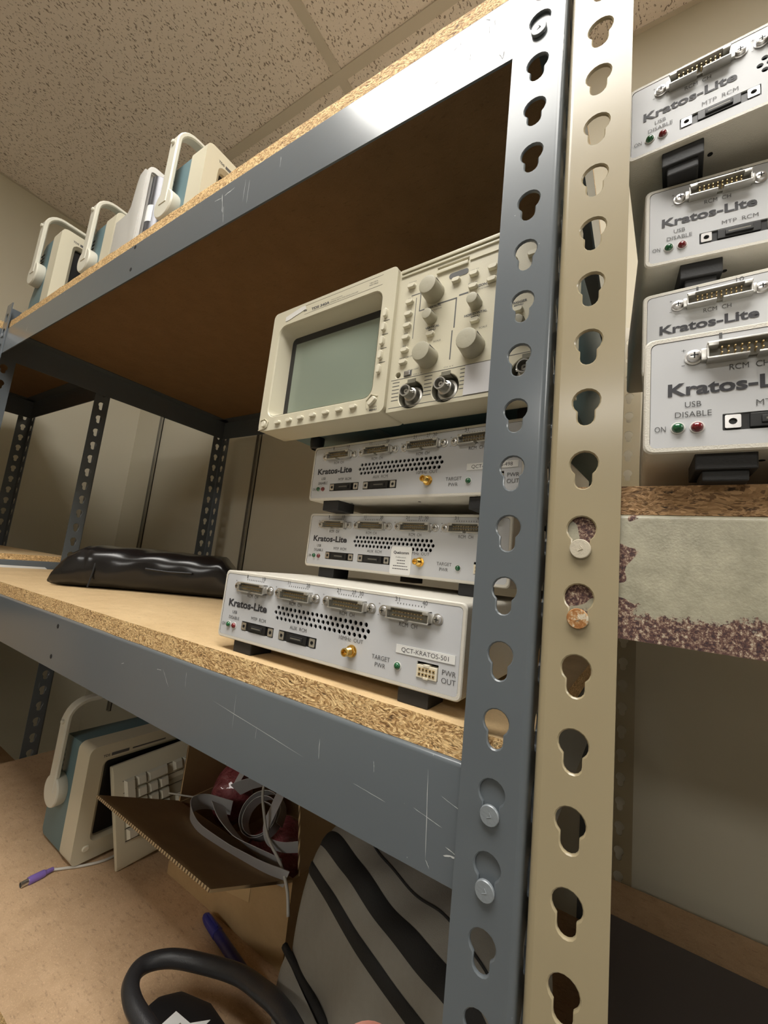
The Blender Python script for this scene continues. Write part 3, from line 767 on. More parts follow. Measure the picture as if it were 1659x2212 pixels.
# ------------------------------------------------------------------ the large oscilloscope
S = thing('oscilloscope', 'large cream oscilloscope with a grey green screen on top of the white box stack', 'oscilloscope', (-.3266, .0479, -.273 - .010), -.0464)
mm = .001; SZ = .010
W2, D1 = .332, .004          # full width, depth of the control panel behind the screen bezel
def sz(b): return SZ + b * mm
bm = nb()   # shell: tray + teal case
prism(bm, [(.006, sz(5)), (W2 - .006, sz(5)), (W2 - .006, sz(136)), (.012, sz(136)), (.006, sz(130))], XZ, .034, .40, .003); link('case', bm, M['teal'], S, .5)
bm = nb()
plate(bm, rect(.0, sz(-1), .1775, sz(145.5), .006, 4), [rect(.013, sz(15.5), .161, sz(125.5), .010, 5)], lambda a, b, d: Vector((a, d, b)), .036, .0012)
fixn(bm)
bez = link('screen_bezel', bm, M['cream'], S, .6)
bm = nb()   # sloping inner surround
oa = rect(.0132, sz(15.8), .1608, sz(125.2), .010, 5); ia = rect(.0185, sz(17.5), .155, sz(118.5), .006, 5)
va = [bm.verts.new((a, .001, b)) for a, b in oa]; vb = [bm.verts.new((a, .0175, b)) for a, b in ia]; N = len(va)
for i in range(N): bm.faces.new((va[i], va[(i + 1) % N], vb[(i + 1) % N], vb[i]))
fixn(bm); link('surround', bm, M['cream'], bez, .6)
bm = nb(); box(bm, (.017, .0172, sz(16)), (.157, .0205, sz(121)), 0, 0); scm = link('screen', bm, M['black'], S)
bm = nb()   # slightly domed glass
n = 14
g = [[bm.verts.new((.0262 + .1235 * i / n, .0171 - .0035 * (1 - ((i / n - .5) * 2) ** 2) * (1 - ((j / n - .5) * 2) ** 2) ** .8 - .0004, sz(19 + 91 * j / n))) for i in range(n + 1)] for j in range(n + 1)]
for j in range(n):
    for i in range(n): bm.faces.new((g[j][i], g[j][i + 1], g[j + 1][i + 1], g[j + 1][i]))
link('glass', bm, M['glass'], scm, 0)
# control panel
bm = nb()
plate(bm, rect(.1775, sz(-1), W2, sz(141)), [circ(.2025, sz(12.5), .0125, 28), circ(.2360, sz(13), .0125, 28), circ(.3035, sz(13.5), .0125, 28), rect(.2185, sz(125.6), .2485, sz(129.4)), circ(.1870, sz(33.4), .0025, 12)], lambda a, b, d: Vector((a, D1 + d, b)), .020, .0006)
# ridges along the top and the lower connector strip
box(bm, (.180, D1 - .0020, sz(136.2)), (W2, D1 + .001, sz(139.5)), .0006); box(bm, (.180, D1 - .0012, sz(132.6)), (W2, D1 + .001, sz(134.8)), .0005)
box(bm, (.250, D1 - .0010, sz(124.8)), (W2, D1 + .001, sz(125.6)), .0003)
fixn(bm); cp = link('control_panel', bm, M['cream'], S, .5)
bm = nb(); box(bm, (.1775, D1 + .0205, sz(-.5)), (W2, D1 + .0315, sz(140.5))); link('panel_backing', bm, M['cream'], cp)
bm = nb()
for gz in (26.2, 22.8, 19.4, 16.0, 12.6, 9.2):
    for xa, xb in ((.182, .1895), (.2155, .2230), (.2490, .2530)): box(bm, (xa, D1 - .0001, sz(gz)), (xb, D1 + .0003, sz(gz + .7)))
box(bm, (.180, D1 - .0001, sz(29.0)), (W2, D1 + .0003, sz(29.5))); box(bm, (.180, D1 - .0001, sz(2.4)), (W2, D1 + .0003, sz(2.9)))
for xa, za, xb, zb_ in ((.1930, 110.0, .2035, 110.9), (.2028, 92.5, .2037, 110.9), (.2028, 92.0, .2085, 92.9), (.2215, 93.0, .2400, 94.2), (.2392, 66, .2403, 94.2), (.2378, 37.5, .2388, 64), (.2420, 94.6, .2505, 96.0), (.1985, 66.5, .1991, 107)):
    box(bm, (xa, D1 - .0001, sz(za)), (xb, D1 + .0002, sz(zb_)))
Y = D1 - .0002
def tx(s, a, b, w_, c, bold=False, y=Y, rot=0): text(bm, s, a * mm, sz(b), w_ * mm, c * mm, y=y, bold=bold, rot=rot)
tx('VERTICAL', 219, 92.3, 13, 2.1, True); tx('POSITION', 222, 88.8, 8, 1.3); tx('VERTICAL', 218.5, 72.6, 14, 2.0, True); tx('MENU', 218.5, 69.8, 7, 1.7, True)
tx('HORIZONTAL', 262, 98.2, 20, 2.2, True); tx('POSITION', 264, 95, 9, 1.4); tx('HORIZONTAL', 258.5, 73.8, 20, 2.0, True); tx('MENU', 258.5, 71.0, 7.5, 1.7, True)
tx('SCALE', 224.5, 58, 7, 1.6); tx('SCALE', 266, 59.5, 7, 1.6); tx('TRIGGER', 294, 72.6, 13, 2, True); tx('MENU', 294, 70, 7, 1.6, True)
tx('TOGGLE', 193, 124.8, 8, 1.3); tx('CH 1', 192, 108.4, 5, 1.5); tx('CH 2', 192, 96.6, 5, 1.5); tx('MATH', 192, 85.2, 6, 1.5); tx('REF 1', 192, 73.4, 6, 1.5); tx('REF 2', 192, 61.2, 6, 1.5); tx('WAVEFORM OFF', 194, 49.6, 15, 1.5)
tx('PROBE COMP', 203, 36, 11, 1.2); tx('CH 1 X', 208, 31, 9, 1.2); tx('CH 2 Y', 238, 31.2, 9, 1.2); tx('UTILITY', 255, 114.8, 7, 1.2); tx('AUTOSET', 272, 103.4, 8, 1.2); tx('MEASURE', 254, 103.0, 8, 1.2)
link('lettering', bm, M['ink2'], cp)
bm = nb(); prism(bm, rect(.2310, sz(113.6), .2490, sz(119.0), .0024, 3), XZ, D1 - .0003, D1 + .0001); link('dark_oval', bm, M['ink2'], cp)
bm = nb(); box(bm, (.2185, D1 + .004, sz(125.6)), (.2485, D1 + .006, sz(129.4)), 0, 1); box(bm, (.2185, D1 - .0018, sz(122.4)), (.2485, D1 + .001, sz(125.8)), .0006, 0); link('disk_slot', bm, [M['cream'], M['dark']], cp)
bm = nb(); box(bm, (.1838, D1 + .006, sz(30.5)), (.190, D1 + .008, sz(36.5)), 0, 0); link('probe_jack', bm, M['dark'], cp)
bm = nb(); box(bm, (.1945, D1 - .0012, sz(31.2)), (.2000, D1, sz(35.0)), .0003, 0); box(bm, (.1935, D1 - .0003, sz(30.6)), (.2015, D1, sz(35.8)), 0, 1); link('probe_contact', bm, [M['steel'], M['ink2']], cp)
bm = nb(); prism(bm, [(.2530, sz(3.2)), (.2765, sz(3.2)), (.2765, sz(28.4)), (.2535, sz(28.8))], XZ, D1 - .0005, D1); o = link('blank_label', bm, plain('pale_grey_sticker', (.64, .63, .64), .5), cp); o['label'] = 'blank pale grey sticker'
# knobs
for cx, cz, r, L_ in ((218.0, 104.5, 8.6, 15), (217.3, 80.0, 4.9, 10.5), (217.5, 43.0, 8.8, 15), (258.6, 81.5, 4.9, 10.5), (259.0, 43.5, 9.2, 15.5), (296, 52, 4.9, 9)):
    bm = nb(); n = 40; r *= mm; L_ *= mm
    rings = []
    for rr, h in ((r * 1.10, 0), (r * 1.04, L_ * .5), (r * .985, L_ * .90), (r * .93, L_ * .985), (r * .80, L_), (.0001, L_ * .985)):
        ring = []
        for i in range(n):
            a = 2 * PI * i / n; k_ = rr * (1 - (.018 if (i % 2 and rr > r * .9) else 0)); ring.append(bm.verts.new((cx * mm + k_ * math.cos(a), D1 - h, sz(cz) + k_ * math.sin(a))))
        rings.append(ring)
    for a_, b_ in zip(rings, rings[1:]):
        for i in range(n): bm.faces.new((a_[i], a_[(i + 1) % n], b_[(i + 1) % n], b_[i]))
    fixn(bm); link('knob', bm, M['putty'], S, .9)
    bm = nb(); box(bm, (cx * mm + r * .90, D1 - L_ * .9, sz(cz) - .0004 + r * .45), (cx * mm + r * .93, D1 - L_ * .1, sz(cz) + .0004 + r * .45)); 
    o = bpy.data.objects[-1] if False else link('knob_mark', bm, M['ink2'], [c for c in kids(S) if c.name.startswith('knob')][-1])
# buttons of the control panel
for cx, cz in ((192.8, 120.0), (192.4, 104.0), (192.2, 92.0), (192.2, 80.5), (192.0, 68.8), (192.0, 56.4), (191.6, 45.0), (217.6, 65.6), (258.8, 66.8), (238.6, 110.0), (254.8, 110.4), (255.0, 98.6), (271.2, 110.4), (271.0, 99.2), (287, 110.2), (287, 99.4), (303, 110), (294, 65.5)):
    bm = nb(); pill(bm, cx * mm, sz(cz), .0078, .0040, D1, D1 - .0032); fixn(bm); link('button', bm, M['cream2'], S, .7)
# bezel buttons
for i in range(5):
    bm = nb(); pill(bm, (168.6 - i * .2) * mm, sz(97.6 - i * 14.1), .0040, .0086, 0, -.0032); fixn(bm); link('button', bm, M['cream2'], bez, .7)
for i in range(7):
    bm = nb(); pill(bm, (33.6 + i * 18.0) * mm, sz(6.4 + i * .35), .0082, .0036, 0, -.0028); fixn(bm); link('button', bm, M['cream2'], bez, .7)
bm = nb(); pill(bm, .1642, sz(10.2), .0098, .0050, 0, -.0034, rot=.75); fixn(bm); link('button', bm, M['cream2'], bez, .7)
bm = nb(); pill(bm, .0105, sz(6.8), .0058, .0072, 0, -.003, rot=.1); fixn(bm); link('power_button', bm, M['cream2'], bez, .7)
bm = nb()
sweep(bm, [(.003, -.0004, sz(12)), (.011, -.0008, sz(13)), (.0165, -.0008, sz(9)), (.0155, -.0008, sz(3.5)), (.010, -.0008, sz(1.2)), (.001, -.0004, sz(.6))], .0007, 6)
for i in range(4): box(bm, (.1665, -.0002, sz(90.2 - i * 14.1)), (.1735, .0, sz(90.6 - i * 14.1)), 0, 1)
sweep(bm, [(.158, -.0003, sz(4)), (.156, -.0004, sz(12)), (.162, -.0005, sz(17.5)), (.1695, -.0004, sz(15))], .0005, 6)
link('raised_outline', bm, [M['cream'], M['ink2']], bez, .8)
bm = nb()
text(bm, 'TDS 340A', .0765, sz(134.4), .027, .0030, y=-.0002, bold=True); text(bm, 'ix', .0535, sz(136.2), .0055, .0026, y=-.0002, bold=True)
text(bm, 'TWO CHANNEL', .100, sz(136.2), .017, .0011, y=-.0002); text(bm, 'DIGITAL REAL-TIME OSCILLOSCOPE', .1105, sz(133.6), .038, .0012, y=-.0002); text(bm, '100 MHz', .149, sz(137.6), .010, .0013, y=-.0002); text(bm, '500 MS/s', .149, sz(135.2), .011, .0013, y=-.0002)
text(bm, 'CLEAR', .1655, sz(5.0), .0085, .0015, y=-.0002); text(bm, 'MENU', .1655, sz(2.2), .0085, .0017, y=-.0002, bold=True)
for xa, xb, zz in ((.052, .160, 141.6), (.052, .160, 131.2)): box(bm, (xa, -.0001, sz(zz)), (xb, .0001, sz(zz + .25)))
link('lettering', bm, M['ink2'], bez)
bm = nb(); prism(bm, [(.0215, sz(131.0)), (.0265, sz(131.0)), (.0535, sz(137.2)), (.0525, sz(141.6)), (.0475, sz(142.0)), (.0215, sz(136.4))], XZ, -.0005, .0001); o = link('paper_strip', bm, M['white'], bez); o['label'] = 'white paper strip stuck over the maker name'
# BNC sockets
for cx, cz in ((202.5, 12.5), (236.0, 13.0), (303.5, 13.5)):
    bm = nb(); x_, z_ = cx * mm, sz(cz)
    lathe(bm, [(.0124, -.0005), (.0122, -.0100), (.0001, -.0102)], (x_, D1, z_), (0, -1, 0), 28, mi=1, cap0=False, cap1=False)
    lathe(bm, [(.0098, -.0100), (.0098, -.0065), (.0090, -.0050), (.0072, -.0045), (.0062, -.0020), (.0062, .0005), (.0050, .0012), (.0048, .0070), (.0052, .0078), (.0052, .0102), (.0043, .0102), (.0043, .0020), (.0022, .0020), (.0022, .0075), (.0008, .0075), (.0008, .0050), (.0001, .0050)], (x_, D1, z_), (0, -1, 0), 28, cap0=False, cap1=False)
    for s in (-1, 1): lathe(bm, [(.0011, 0), (.0011, .0018)], (x_ + s * .0048, D1 - .0048, z_), (s, 0, 0), 8)
    box(bm, (x_ - .0042, D1 - .0005, z_ + .0108), (x_ + .0042, D1 + .010, z_ + .0145), 0, 1)
    fixn(bm); link('bnc_socket', bm, [M['zinc'], plain('shaded_socket_well', (.16, .15, .11), .6)], S, .6)  # cream of the well darkened to carry the shadow inside it
# feet and belly slot
for x_, y_ in ((.042, .055), (W2 - .042, .055), (.042, .34), (W2 - .042, .34)):
    bm = nb(); lathe(bm, [(.0085, 0), (.0085, -.006), (.0075, -.0128), (.0060, -.014), (.006, -.0125), (.0001, -.0125)], (x_, y_, sz(5)), (0, 0, 1), 20, cap1=False, cap0=True); fixn(bm)
    link('foot', bm, M['blackm'], S, .6)
bm = nb(); box(bm, (.128, .040, sz(3.6)), (.137, .30, sz(5.2)), .0008, 0); box(bm, (.120, .0395, sz(3.9)), (.134, .0435, sz(5.1)), 0, 1); link('belly_rail', bm, [M['tealg'], M['dark']], S)

# ------------------------------------------------------------------ small portable oscilloscopes (face towards +X)
def portable():
    R = thing('portable_oscilloscope', 'x', 'oscilloscope', (0, 0, 0), PI / 2)
    W, H, D, B = .335, .193, .132, .043
    z0 = .006
    bm = nb()                                         # case: side profile in depth/height, extruded across the width
    pr = [(B - .002, z0 + .001), (D - .006, z0 + .001), (D, z0 + .010), (D, z0 + .045), (D - .012, z0 + .075), (D - .018, H - .016), (D - .030, H - .004), (B - .002, H - .003)]
    prism(bm, pr, lambda a, b, d: Vector((d, a, b)), .004, W - .004, .004); link('case', bm, M['teal'], R, .5)
    bm = nb()
    for i in range(9): box(bm, (.0035, D - .034, z0 + .082 + i * .009), (.006, D - .0135, z0 + .086 + i * .009)); box(bm, (.02, D - .020, z0 + .082 + i * .009), (W - .02, D - .0135, z0 + .086 + i * .009))
    link('cooling_slots', bm, M['dark'], R)
    bm = nb()
    plate(bm, rect(0, z0, W, H, .012, 5), [rect(.030, .040, .200, H - .030, .006, 3)], lambda a, b, d: Vector((a, d, b)), B, .006)
    fixn(bm); bz_ = link('bezel', bm, M['cream'], R, .6)
    bm = nb(); box(bm, (.029, .012, .039), (.201, .016, H - .029)); link('screen', bm, M['black'], R)
    bm = nb(); box(bm, (.036, -.0003, H - .021), (.066, .0003, H - .016)); box(bm, (.072, -.0002, H - .0195), (.135, .0003, H - .017)); link('name_strip', bm, M['ink2'], bz_)
    bm = nb(); text(bm, 'TDS', .028, H - .0185, .011, .004, y=-.0003, bold=True); link('lettering', bm, M['ink2'], bz_)
    for i in range(5):
        bm = nb(); pill(bm, .205 + .006, .050 + i * .024, .006, .010, 0, -.003); fixn(bm); link('button', bm, M['cream2'], bz_, .7)
    bm = nb(); pill(bm, .020, .028, .010, .008, 0, -.003); fixn(bm); link('power_button', bm, M['cream2'], bz_, .7)
    for cx, cz in ((.24, .14), (.27, .14), (.30, .14), (.24, .09), (.27, .09), (.30, .09)):
        bm = nb(); lathe(bm, [(.0085, 0), (.0078, -.013), (.006, -.0145), (.0001, -.0145)], (cx, 0, cz), (0, 1, 0), 20, cap0=False, cap1=False); fixn(bm); link('knob', bm, M['putty'], bz_, .8)
    for cx in (.225, .26, .295):
        bm = nb(); lathe(bm, [(.0062, 0), (.0062, -.003), (.0048, -.0035), (.0048, -.012), (.0040, -.012), (.004, -.003), (.0001, -.003)], (cx, 0, .032), (0, 1, 0), 18, cap0=False, cap1=False); fixn(bm); link('bnc_socket', bm, M['zinc'], bz_, .7)
    for x_ in (.03, W - .05):
        for y_ in (.012, D - .045):
            bm = nb(); box(bm, (x_, y_, 0), (x_ + .02, y_ + .014, z0 + .008), .002); link('foot', bm, M['cream'], R)
    # carrying handle: two hubs and a flat strap bow
    hy, hz = .088, .100
    for s, x_ in ((-1, 0.004), (1, W - .004)):
        bm = nb(); lathe(bm, [(.0260, 0), (.0270, .003), (.0270, .0145), (.0258, .0165), (.0248, .0170), (.0001, .0172)], (x_, hy, hz), (s, 0, 0), 32, cap0=False, cap1=False); fixn(bm)
        hb = link('handle_hub', bm, M['hand'], R, .45)
        bm = nb(); box(bm, (x_ + s * .014 - .004, hy - .008, hz + .015), (x_ + s * .014 + .004, hy - .004, hz + .0165)); link('hub_notch', bm, M['hand'], hb)
    bm = nb(); path = [Vector((-.010, hy, hz)), Vector((-.010, hy - .001, hz + .06))]
    rc = .032; top = hz + .152
    path.append(Vector((-.010, hy - .002, top - rc)))
    for i in range(1, 7):
        a = PI / 2 * i / 6; path.append(Vector((-.010 + rc - rc * math.cos(a), hy - .003, top - rc + rc * math.sin(a))))
    right = [Vector((W - p.x, p.y, p.z)) for p in reversed(path)]
    path += right; hw = .0125; ht = .0042; prev = None; rings = []
    for i, p in enumerate(path):
        d = (path[min(i + 1, len(path) - 1)] - path[max(i - 1, 0)]).normalized(); nn = Vector((0, 1, 0)); t_ = d.cross(nn).normalized()
        w_ = hw * (.82 if 2 < i < len(path) - 3 else 1)
        rings.append([bm.verts.new(p + nn * a * w_ + t_ * b * ht) for a, b in ((-1, -.5), (-.8, -1), (.8, -1), (1, -.5), (1, .5), (.8, 1), (-.8, 1), (-1, .5))])
    for a_, b_ in zip(rings, rings[1:]):
        for k_ in range(8): bm.faces.new((a_[k_], a_[(k_ + 1) % 8], b_[(k_ + 1) % 8], b_[k_]))
    bm.faces.new(rings[0]); bm.faces.new(rings[-1]); fixn(bm); hd = link('handle', bm, M['hand'], R, .6)
    for s, x_ in ((-1, -.0135), (1, W + .0135)):
        bm = nb(); lathe(bm, [(.0042, 0), (.0042, .0035), (.003, .0045), (.0001, .0045)], (x_, hy - .002, hz + .118), (s, 0, 0), 12, cap0=False, cap1=False); fixn(bm); link('handle_peg', bm, M['hand'], hd, .7)
    return R
ps = portable(); GP = 'small oscilloscopes on the upper shelf'
def putp(o, x, y, z, label, group=None, dr=0):
    place(o, (x, y, z), PI / 2 + dr); o['label'] = label; o['category'] = 'oscilloscope'
    if group: o['group'] = group
    elif 'group' in o: del o['group']
    return o
pB = copy_tree(ps); pC = copy_tree(ps); pL = copy_tree(ps)
putp(ps, -.566, .053, .0636, 'small cream and teal oscilloscope on the upper shelf, nearest the posts', GP)
putp(pB, -.872, .053, .0636, 'small cream and teal oscilloscope on the upper shelf, just left of the pale roller unit', GP)
putp(pC, -1.040, .0175, .0636, 'small cream and teal oscilloscope at the far left end of the upper shelf', GP)
putp(pL, -.746, .136, -.966, 'teal and cream oscilloscope with raised handle on the lowest shelf, behind the keyboard')

# ------------------------------------------------------------------ pale roller unit between the upper oscilloscopes
T = thing('roller_unit', 'pale grey unit with a dark vertical roller between two small oscilloscopes', 'equipment', (-.866, .052, .0636)); T.scale = (.86, 1, 1)
bm = nb(); pr = [(0, 0), (.108, 0), (.108, .236), (.098, .246), (.078, .240), (.071, .222), (.062, .174), (.052, .163), (0, .160)]
prism(bm, pr, XZ, 0, .20, .003); link('housing', bm, M['silver'], T, .5)
bm = nb(); plate(bm, rect(.0, .0, .075, .250, .014, 5), [rect(.0045, .008, .068, .238, .006, 3)], lambda a, b, d: Vector((.1085 + d, .001 + a * 1.1, b)), .007, .001); fixn(bm); link('white_frame', bm, M['white'], T, .6)
bm = nb(); lathe(bm, [(.019, .012), (.021, .014), (.021, .228), (.019, .230)], (.118, .032, 0), (0, 0, 1), 30); fixn(bm); rl = link('roller', bm, M['roll'], T, .7)
bm = nb(); n = 6
a_ = [[bm.verts.new((.118 + .0213 * math.cos(t_), .032 + .0213 * math.sin(t_), z_)) for t_ in [-1.9 + 1.0 * i / n for i in range(n + 1)]] for z_ in (.13, .165)]
for i in range(n): bm.faces.new((a_[0][i], a_[0][i + 1], a_[1][i + 1], a_[1][i]))
link('paper_label', bm, M['label'], rl)

# ------------------------------------------------------------------ black vinyl pouch
T = thing('vinyl_pouch', 'glossy black vinyl roll bag lying on the pale shelf behind the lowest white box', 'bag', (-.862, .088, -.5050), math.radians(46))
bm = nb(); L_ = .31; NS, NR = 56, 28; rings = []
rnd = random.Random(5); bump_ = [[rnd.uniform(-1, 1) for _ in range(12)] for _ in range(20)]
for i in range(NS + 1):
    s = i / NS; x_ = L_ * s
    e0 = min(1, s / .15); hh = .040 * (.20 + .80 * math.sin(PI / 2 * e0) ** .8); ww = .058 * (.55 + .45 * e0 ** .7)
    if s > .90: hh *= 1 - (s - .90) * 4; 
    ring = []
    for k_ in range(NR):
        a = 2 * PI * k_ / NR; c_, s_ = math.cos(a), math.sin(a)
        yy = ww * math.copysign(abs(c_) ** .75, c_); zz = hh * math.copysign(abs(s_) ** .7, s_) + hh
        wr = .0013 * math.sin(x_ * 42 + 3 * a) * math.sin(a * 2 + 1 + x_ * 9) + .0009 * math.sin(x_ * 95 + a * 5)
        if .12 < s < .17: wr -= .004 * (1 - abs(s - .145) / .025)
        if s_ > -.5: yy += wr * c_; zz += wr * s_
        ring.append(bm.verts.new((x_ + (.012 * math.sin(a * 1.5) if s < .1 else 0), yy + .01 * math.sin(s * 4), max(0.0004, zz))))
    rings.append(ring)
for a_, b_ in zip(rings, rings[1:]):
    for k_ in range(NR): bm.faces.new((a_[k_], a_[(k_ + 1) % NR], b_[(k_ + 1) % NR], b_[k_]))
bm.faces.new(rings[0]); bm.faces.new(rings[-1]); fixn(bm); link('vinyl_body', bm, M['vinyl'], T, 0)
bm = nb(); pts = []
for i in range(15):
    a = PI * i / 14; pts.append((.062 + .004 * math.sin(5 * a), -.054 * math.cos(a), .004 + .070 * math.sin(a) ** .6))
sweep(bm, pts, .0015, 6); fixn(bm); link('end_seam', bm, M['zip'], T, .8)
bm = nb(); pts = [(.15, -.0565, .045), (.19, -.060, .043), (.23, -.0605, .0445)]; sweep(bm, pts, .0022, 8); fixn(bm); link('zip_pull', bm, M['black'], T, .8)

# ------------------------------------------------------------------ keyboard leaning on the lower oscilloscope
K = thing('keyboard', 'beige computer keyboard propped on its long edge against the lower oscilloscope', 'keyboard', (-.685, .184, -.9635))
el = Vector((.10, .98, .10)).normalized(); ew = Vector((-.052, -.028, .142)); ew = (ew - el * ew.dot(el)).normalized(); en = el.cross(ew)
K.rotation_euler = Matrix(((el.x, ew.x, en.x), (el.y, ew.y, en.y), (el.z, ew.z, en.z))).to_euler()
KL_, KWd = .44, .162
bm = nb()
prism(bm, [(0, -.014), (KWd, -.018), (KWd, -.004), (KWd - .010, 0), (.034, -.001), (.006, -.004), (0, -.007)], lambda a, b, d: Vector((d, a, b)), 0, KL_, .0025)
link('shell', bm, M['cream'], K, .5)
bm = nb(); box(bm, (.0135, .038, -.0022), (KL_ - .014, KWd - .012, -.0004)); link('key_well', bm, M['putty'], K)
bm = nb()
for i in range(6):
    zz = .040 + i * .0186 + (.004 if i == 5 else 0)
    if i == 5: zz = KWd - .0285
    box(bm, (.014, zz - .0012, -.0004), (KL_ - .015, zz - .0004, .0002))
link('groove', bm, M['dark'], K)
u_ = .0190
def key(x0, y0, w_=1, h_=1):
    bm = nb(); x1, y1 = x0 + u_ * w_ - .0016, y0 + u_ * h_ - .0016; b0 = [(x0, y0), (x1, y0), (x1, y1), (x0, y1)]; e = .0028
    va = [bm.verts.new((a, b, 0)) for a, b in b0]; vb = [bm.verts.new((a, b, .0085)) for a, b in ((x0 + e, y0 + e * .7), (x1 - e, y0 + e * .7), (x1 - e, y1 - e * 1.2), (x0 + e, y1 - e * 1.2))]
    for i in range(4): bm.faces.new((va[i], va[(i + 1) % 4], vb[(i + 1) % 4], vb[i]))
    bm.faces.new(vb); fixn(bm); return link('key', bm, M['keys'], K)
kc = 0; y0 = .0400
for row in range(5):
    yy = y0 + row * .0192
    cols = [0, 1, 2, 3]
    if row in (1, 3): pass
    # numeric block nearest the camera
    if row == 4: key(.016, yy - .0192, 1, 2); key(.016 + u_, yy, 1, 1); key(.016 + u_ * 2, yy, 2, 1)
    elif row == 3: key(.016 + u_, yy); key(.016 + 2 * u_, yy); key(.016 + 3 * u_, yy)
    elif row == 2: key(.016, yy - .0192, 1, 2); key(.016 + u_, yy); key(.016 + 2 * u_, yy); key(.016 + 3 * u_, yy)
    else:
        if row == 0: key(.016, yy)
        key(.016 + u_, yy); key(.016 + 2 * u_, yy); key(.016 + 3 * u_, yy)
    # arrows / editing block
    if row == 4: [key(.101 + i * u_, yy) for i in range(3)]
    if row == 3: key(.101 + u_, yy)
    if row in (0, 1): [key(.101 + i * u_, yy) for i in range(3)]
    # main block, far side (mostly behind the box flap)
    x_ = .166
    wd = {4: [1.5, 1, 1, 5, 1, 1, 1.5], 3: [2.2] + [1] * 8 + [2.0], 2: [2] + [1] * 10 + [1.2], 1: [1.5] + [1] * 11 + [1], 0: [2] + [1] * 11}[row]
    for w_ in wd:
        if x_ + u_ * w_ > KL_ - .015: break
        key(x_, yy, w_); x_ += u_ * w_
bm = nb()
pts = spline([(-.752, .36, -.93), (-.742, .29, -.958), (-.735, .235, -.9635), (-.730, .19, -.9635), (-.741, .160, -.9635), (-.757, .137, -.9635), (-.768, .121, -.9630)], 6)
sweep(bm, [(a + .685, b - .184, c + .9635) for a, b, c in pts], .0021, 10)
cb = link('lead', bm, M['cable_w'], K, 0)
# the lead hangs in world space: undo the lean of its parent
K_m = K.rotation_euler.to_matrix().to_4x4(); cb.matrix_parent_inverse = K_m.inverted()
bm = nb(); pd = Vector((.0, -.045, 0)); p0 = Vector((-.767, .122, -.9615)); dr_ = Vector((-.0, -1, 0)); dr_ = Vector((.003, -.044, 0)).normalized()
lathe(bm, [(.0028, 0), (.0034, .002), (.0036, .010), (.0056, .013), (.0060, .030), (.0056, .034)], (p0 - Vector((-.685, .184, -.9635)))[:], dr_[:], 14); fixn(bm)
pg = link('plug', bm, M['purple'], K, .5); pg.matrix_parent_inverse = K_m.inverted(); pg['label'] = 'purple round keyboard plug'
bm = nb(); lathe(bm, [(.0042, .034), (.0042, .044), (.0036, .044), (.0036, .036), (.0001, .036)], (p0 - Vector((-.685, .184, -.9635)))[:], dr_[:], 14, cap0=False, cap1=False); fixn(bm)
pt = link('plug_shell', bm, M['steel'], pg, .5)

# ------------------------------------------------------------------ cardboard box with open flaps
bx0, bx1, by0, by1, bz0, bz1 = -.629, -.352, .238, .50, -.9658, -.853
T = thing('cardboard_box', 'open cardboard box with raised flaps on the lowest shelf, full of ribbon cable', 'box', ((bx0 + bx1) / 2, (by0 + by1) / 2, bz0))
oc = Vector(((bx0 + bx1) / 2, (by0 + by1) / 2, bz0)); th = .0035
bm = nb()
for a, b in (((bx0, by0, bz0), (bx1, by0 + th, bz1)), ((bx0, by1 - th, bz0), (bx1, by1, bz1)), ((bx0, by0 + th, bz0), (bx0 + th, by1 - th, bz1)), ((bx1 - th, by0 + th, bz0), (bx1, by1 - th, bz1)), ((bx0 + th, by0 + th, bz0), (bx1 - th, by1 - th, bz0 + th))):
    box(bm, Vector(a) - oc, Vector(b) - oc)
link('box_walls', bm, M['card'], T)
def flap(a, b, dvec, tap0=0.0, tap1=0.0, nm='flap'):
    """hinge a->b, outward vector dvec; thin board with corrugated rim"""
    a, b, d = Vector(a) - oc, Vector(b) - oc, Vector(dvec); h = (b - a); n_ = h.cross(d).normalized() * th * .5
    pa = [a, b, b + d - h.normalized() * tap1, a + d + h.normalized() * tap0]
    bm = nb(); m_ = 10
    lo = [bm.verts.new(p - n_) for p in pa]; hi = [bm.verts.new(p + n_) for p in pa]
    bm.faces.new(hi).material_index = 0; bm.faces.new(list(reversed(lo))).material_index = 0
    for i in range(4): bm.faces.new((lo[i], lo[(i + 1) % 4], hi[(i + 1) % 4], hi[i])).material_index = 1
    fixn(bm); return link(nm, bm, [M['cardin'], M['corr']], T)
flap((bx0, by0, bz1), (bx1, by0, bz1), (-.006, -.136, .058), 0, -.0)
flap((bx0, by0 + .002, bz1), (bx0, by1, bz1), (-.004, .004, .125))
flap((bx1, by1, bz1), (bx1, by0 + .012, bz1), (-.030, .012, .090), 0, .004)
flap((bx1, by1, bz1), (bx0, by1, bz1), (0, .06, .085))
bm = nb(); prism(bm, [(.03, .02), (.20, .05), (.20, .085), (.03, .06)], lambda a, b, d: Vector((bx0 + a - oc.x, by0 - .0004 - oc.y - d, b)), 0, .0003); link('packing_tape', bm, plain('brown_tape', (.52, .37, .19), .3), T)
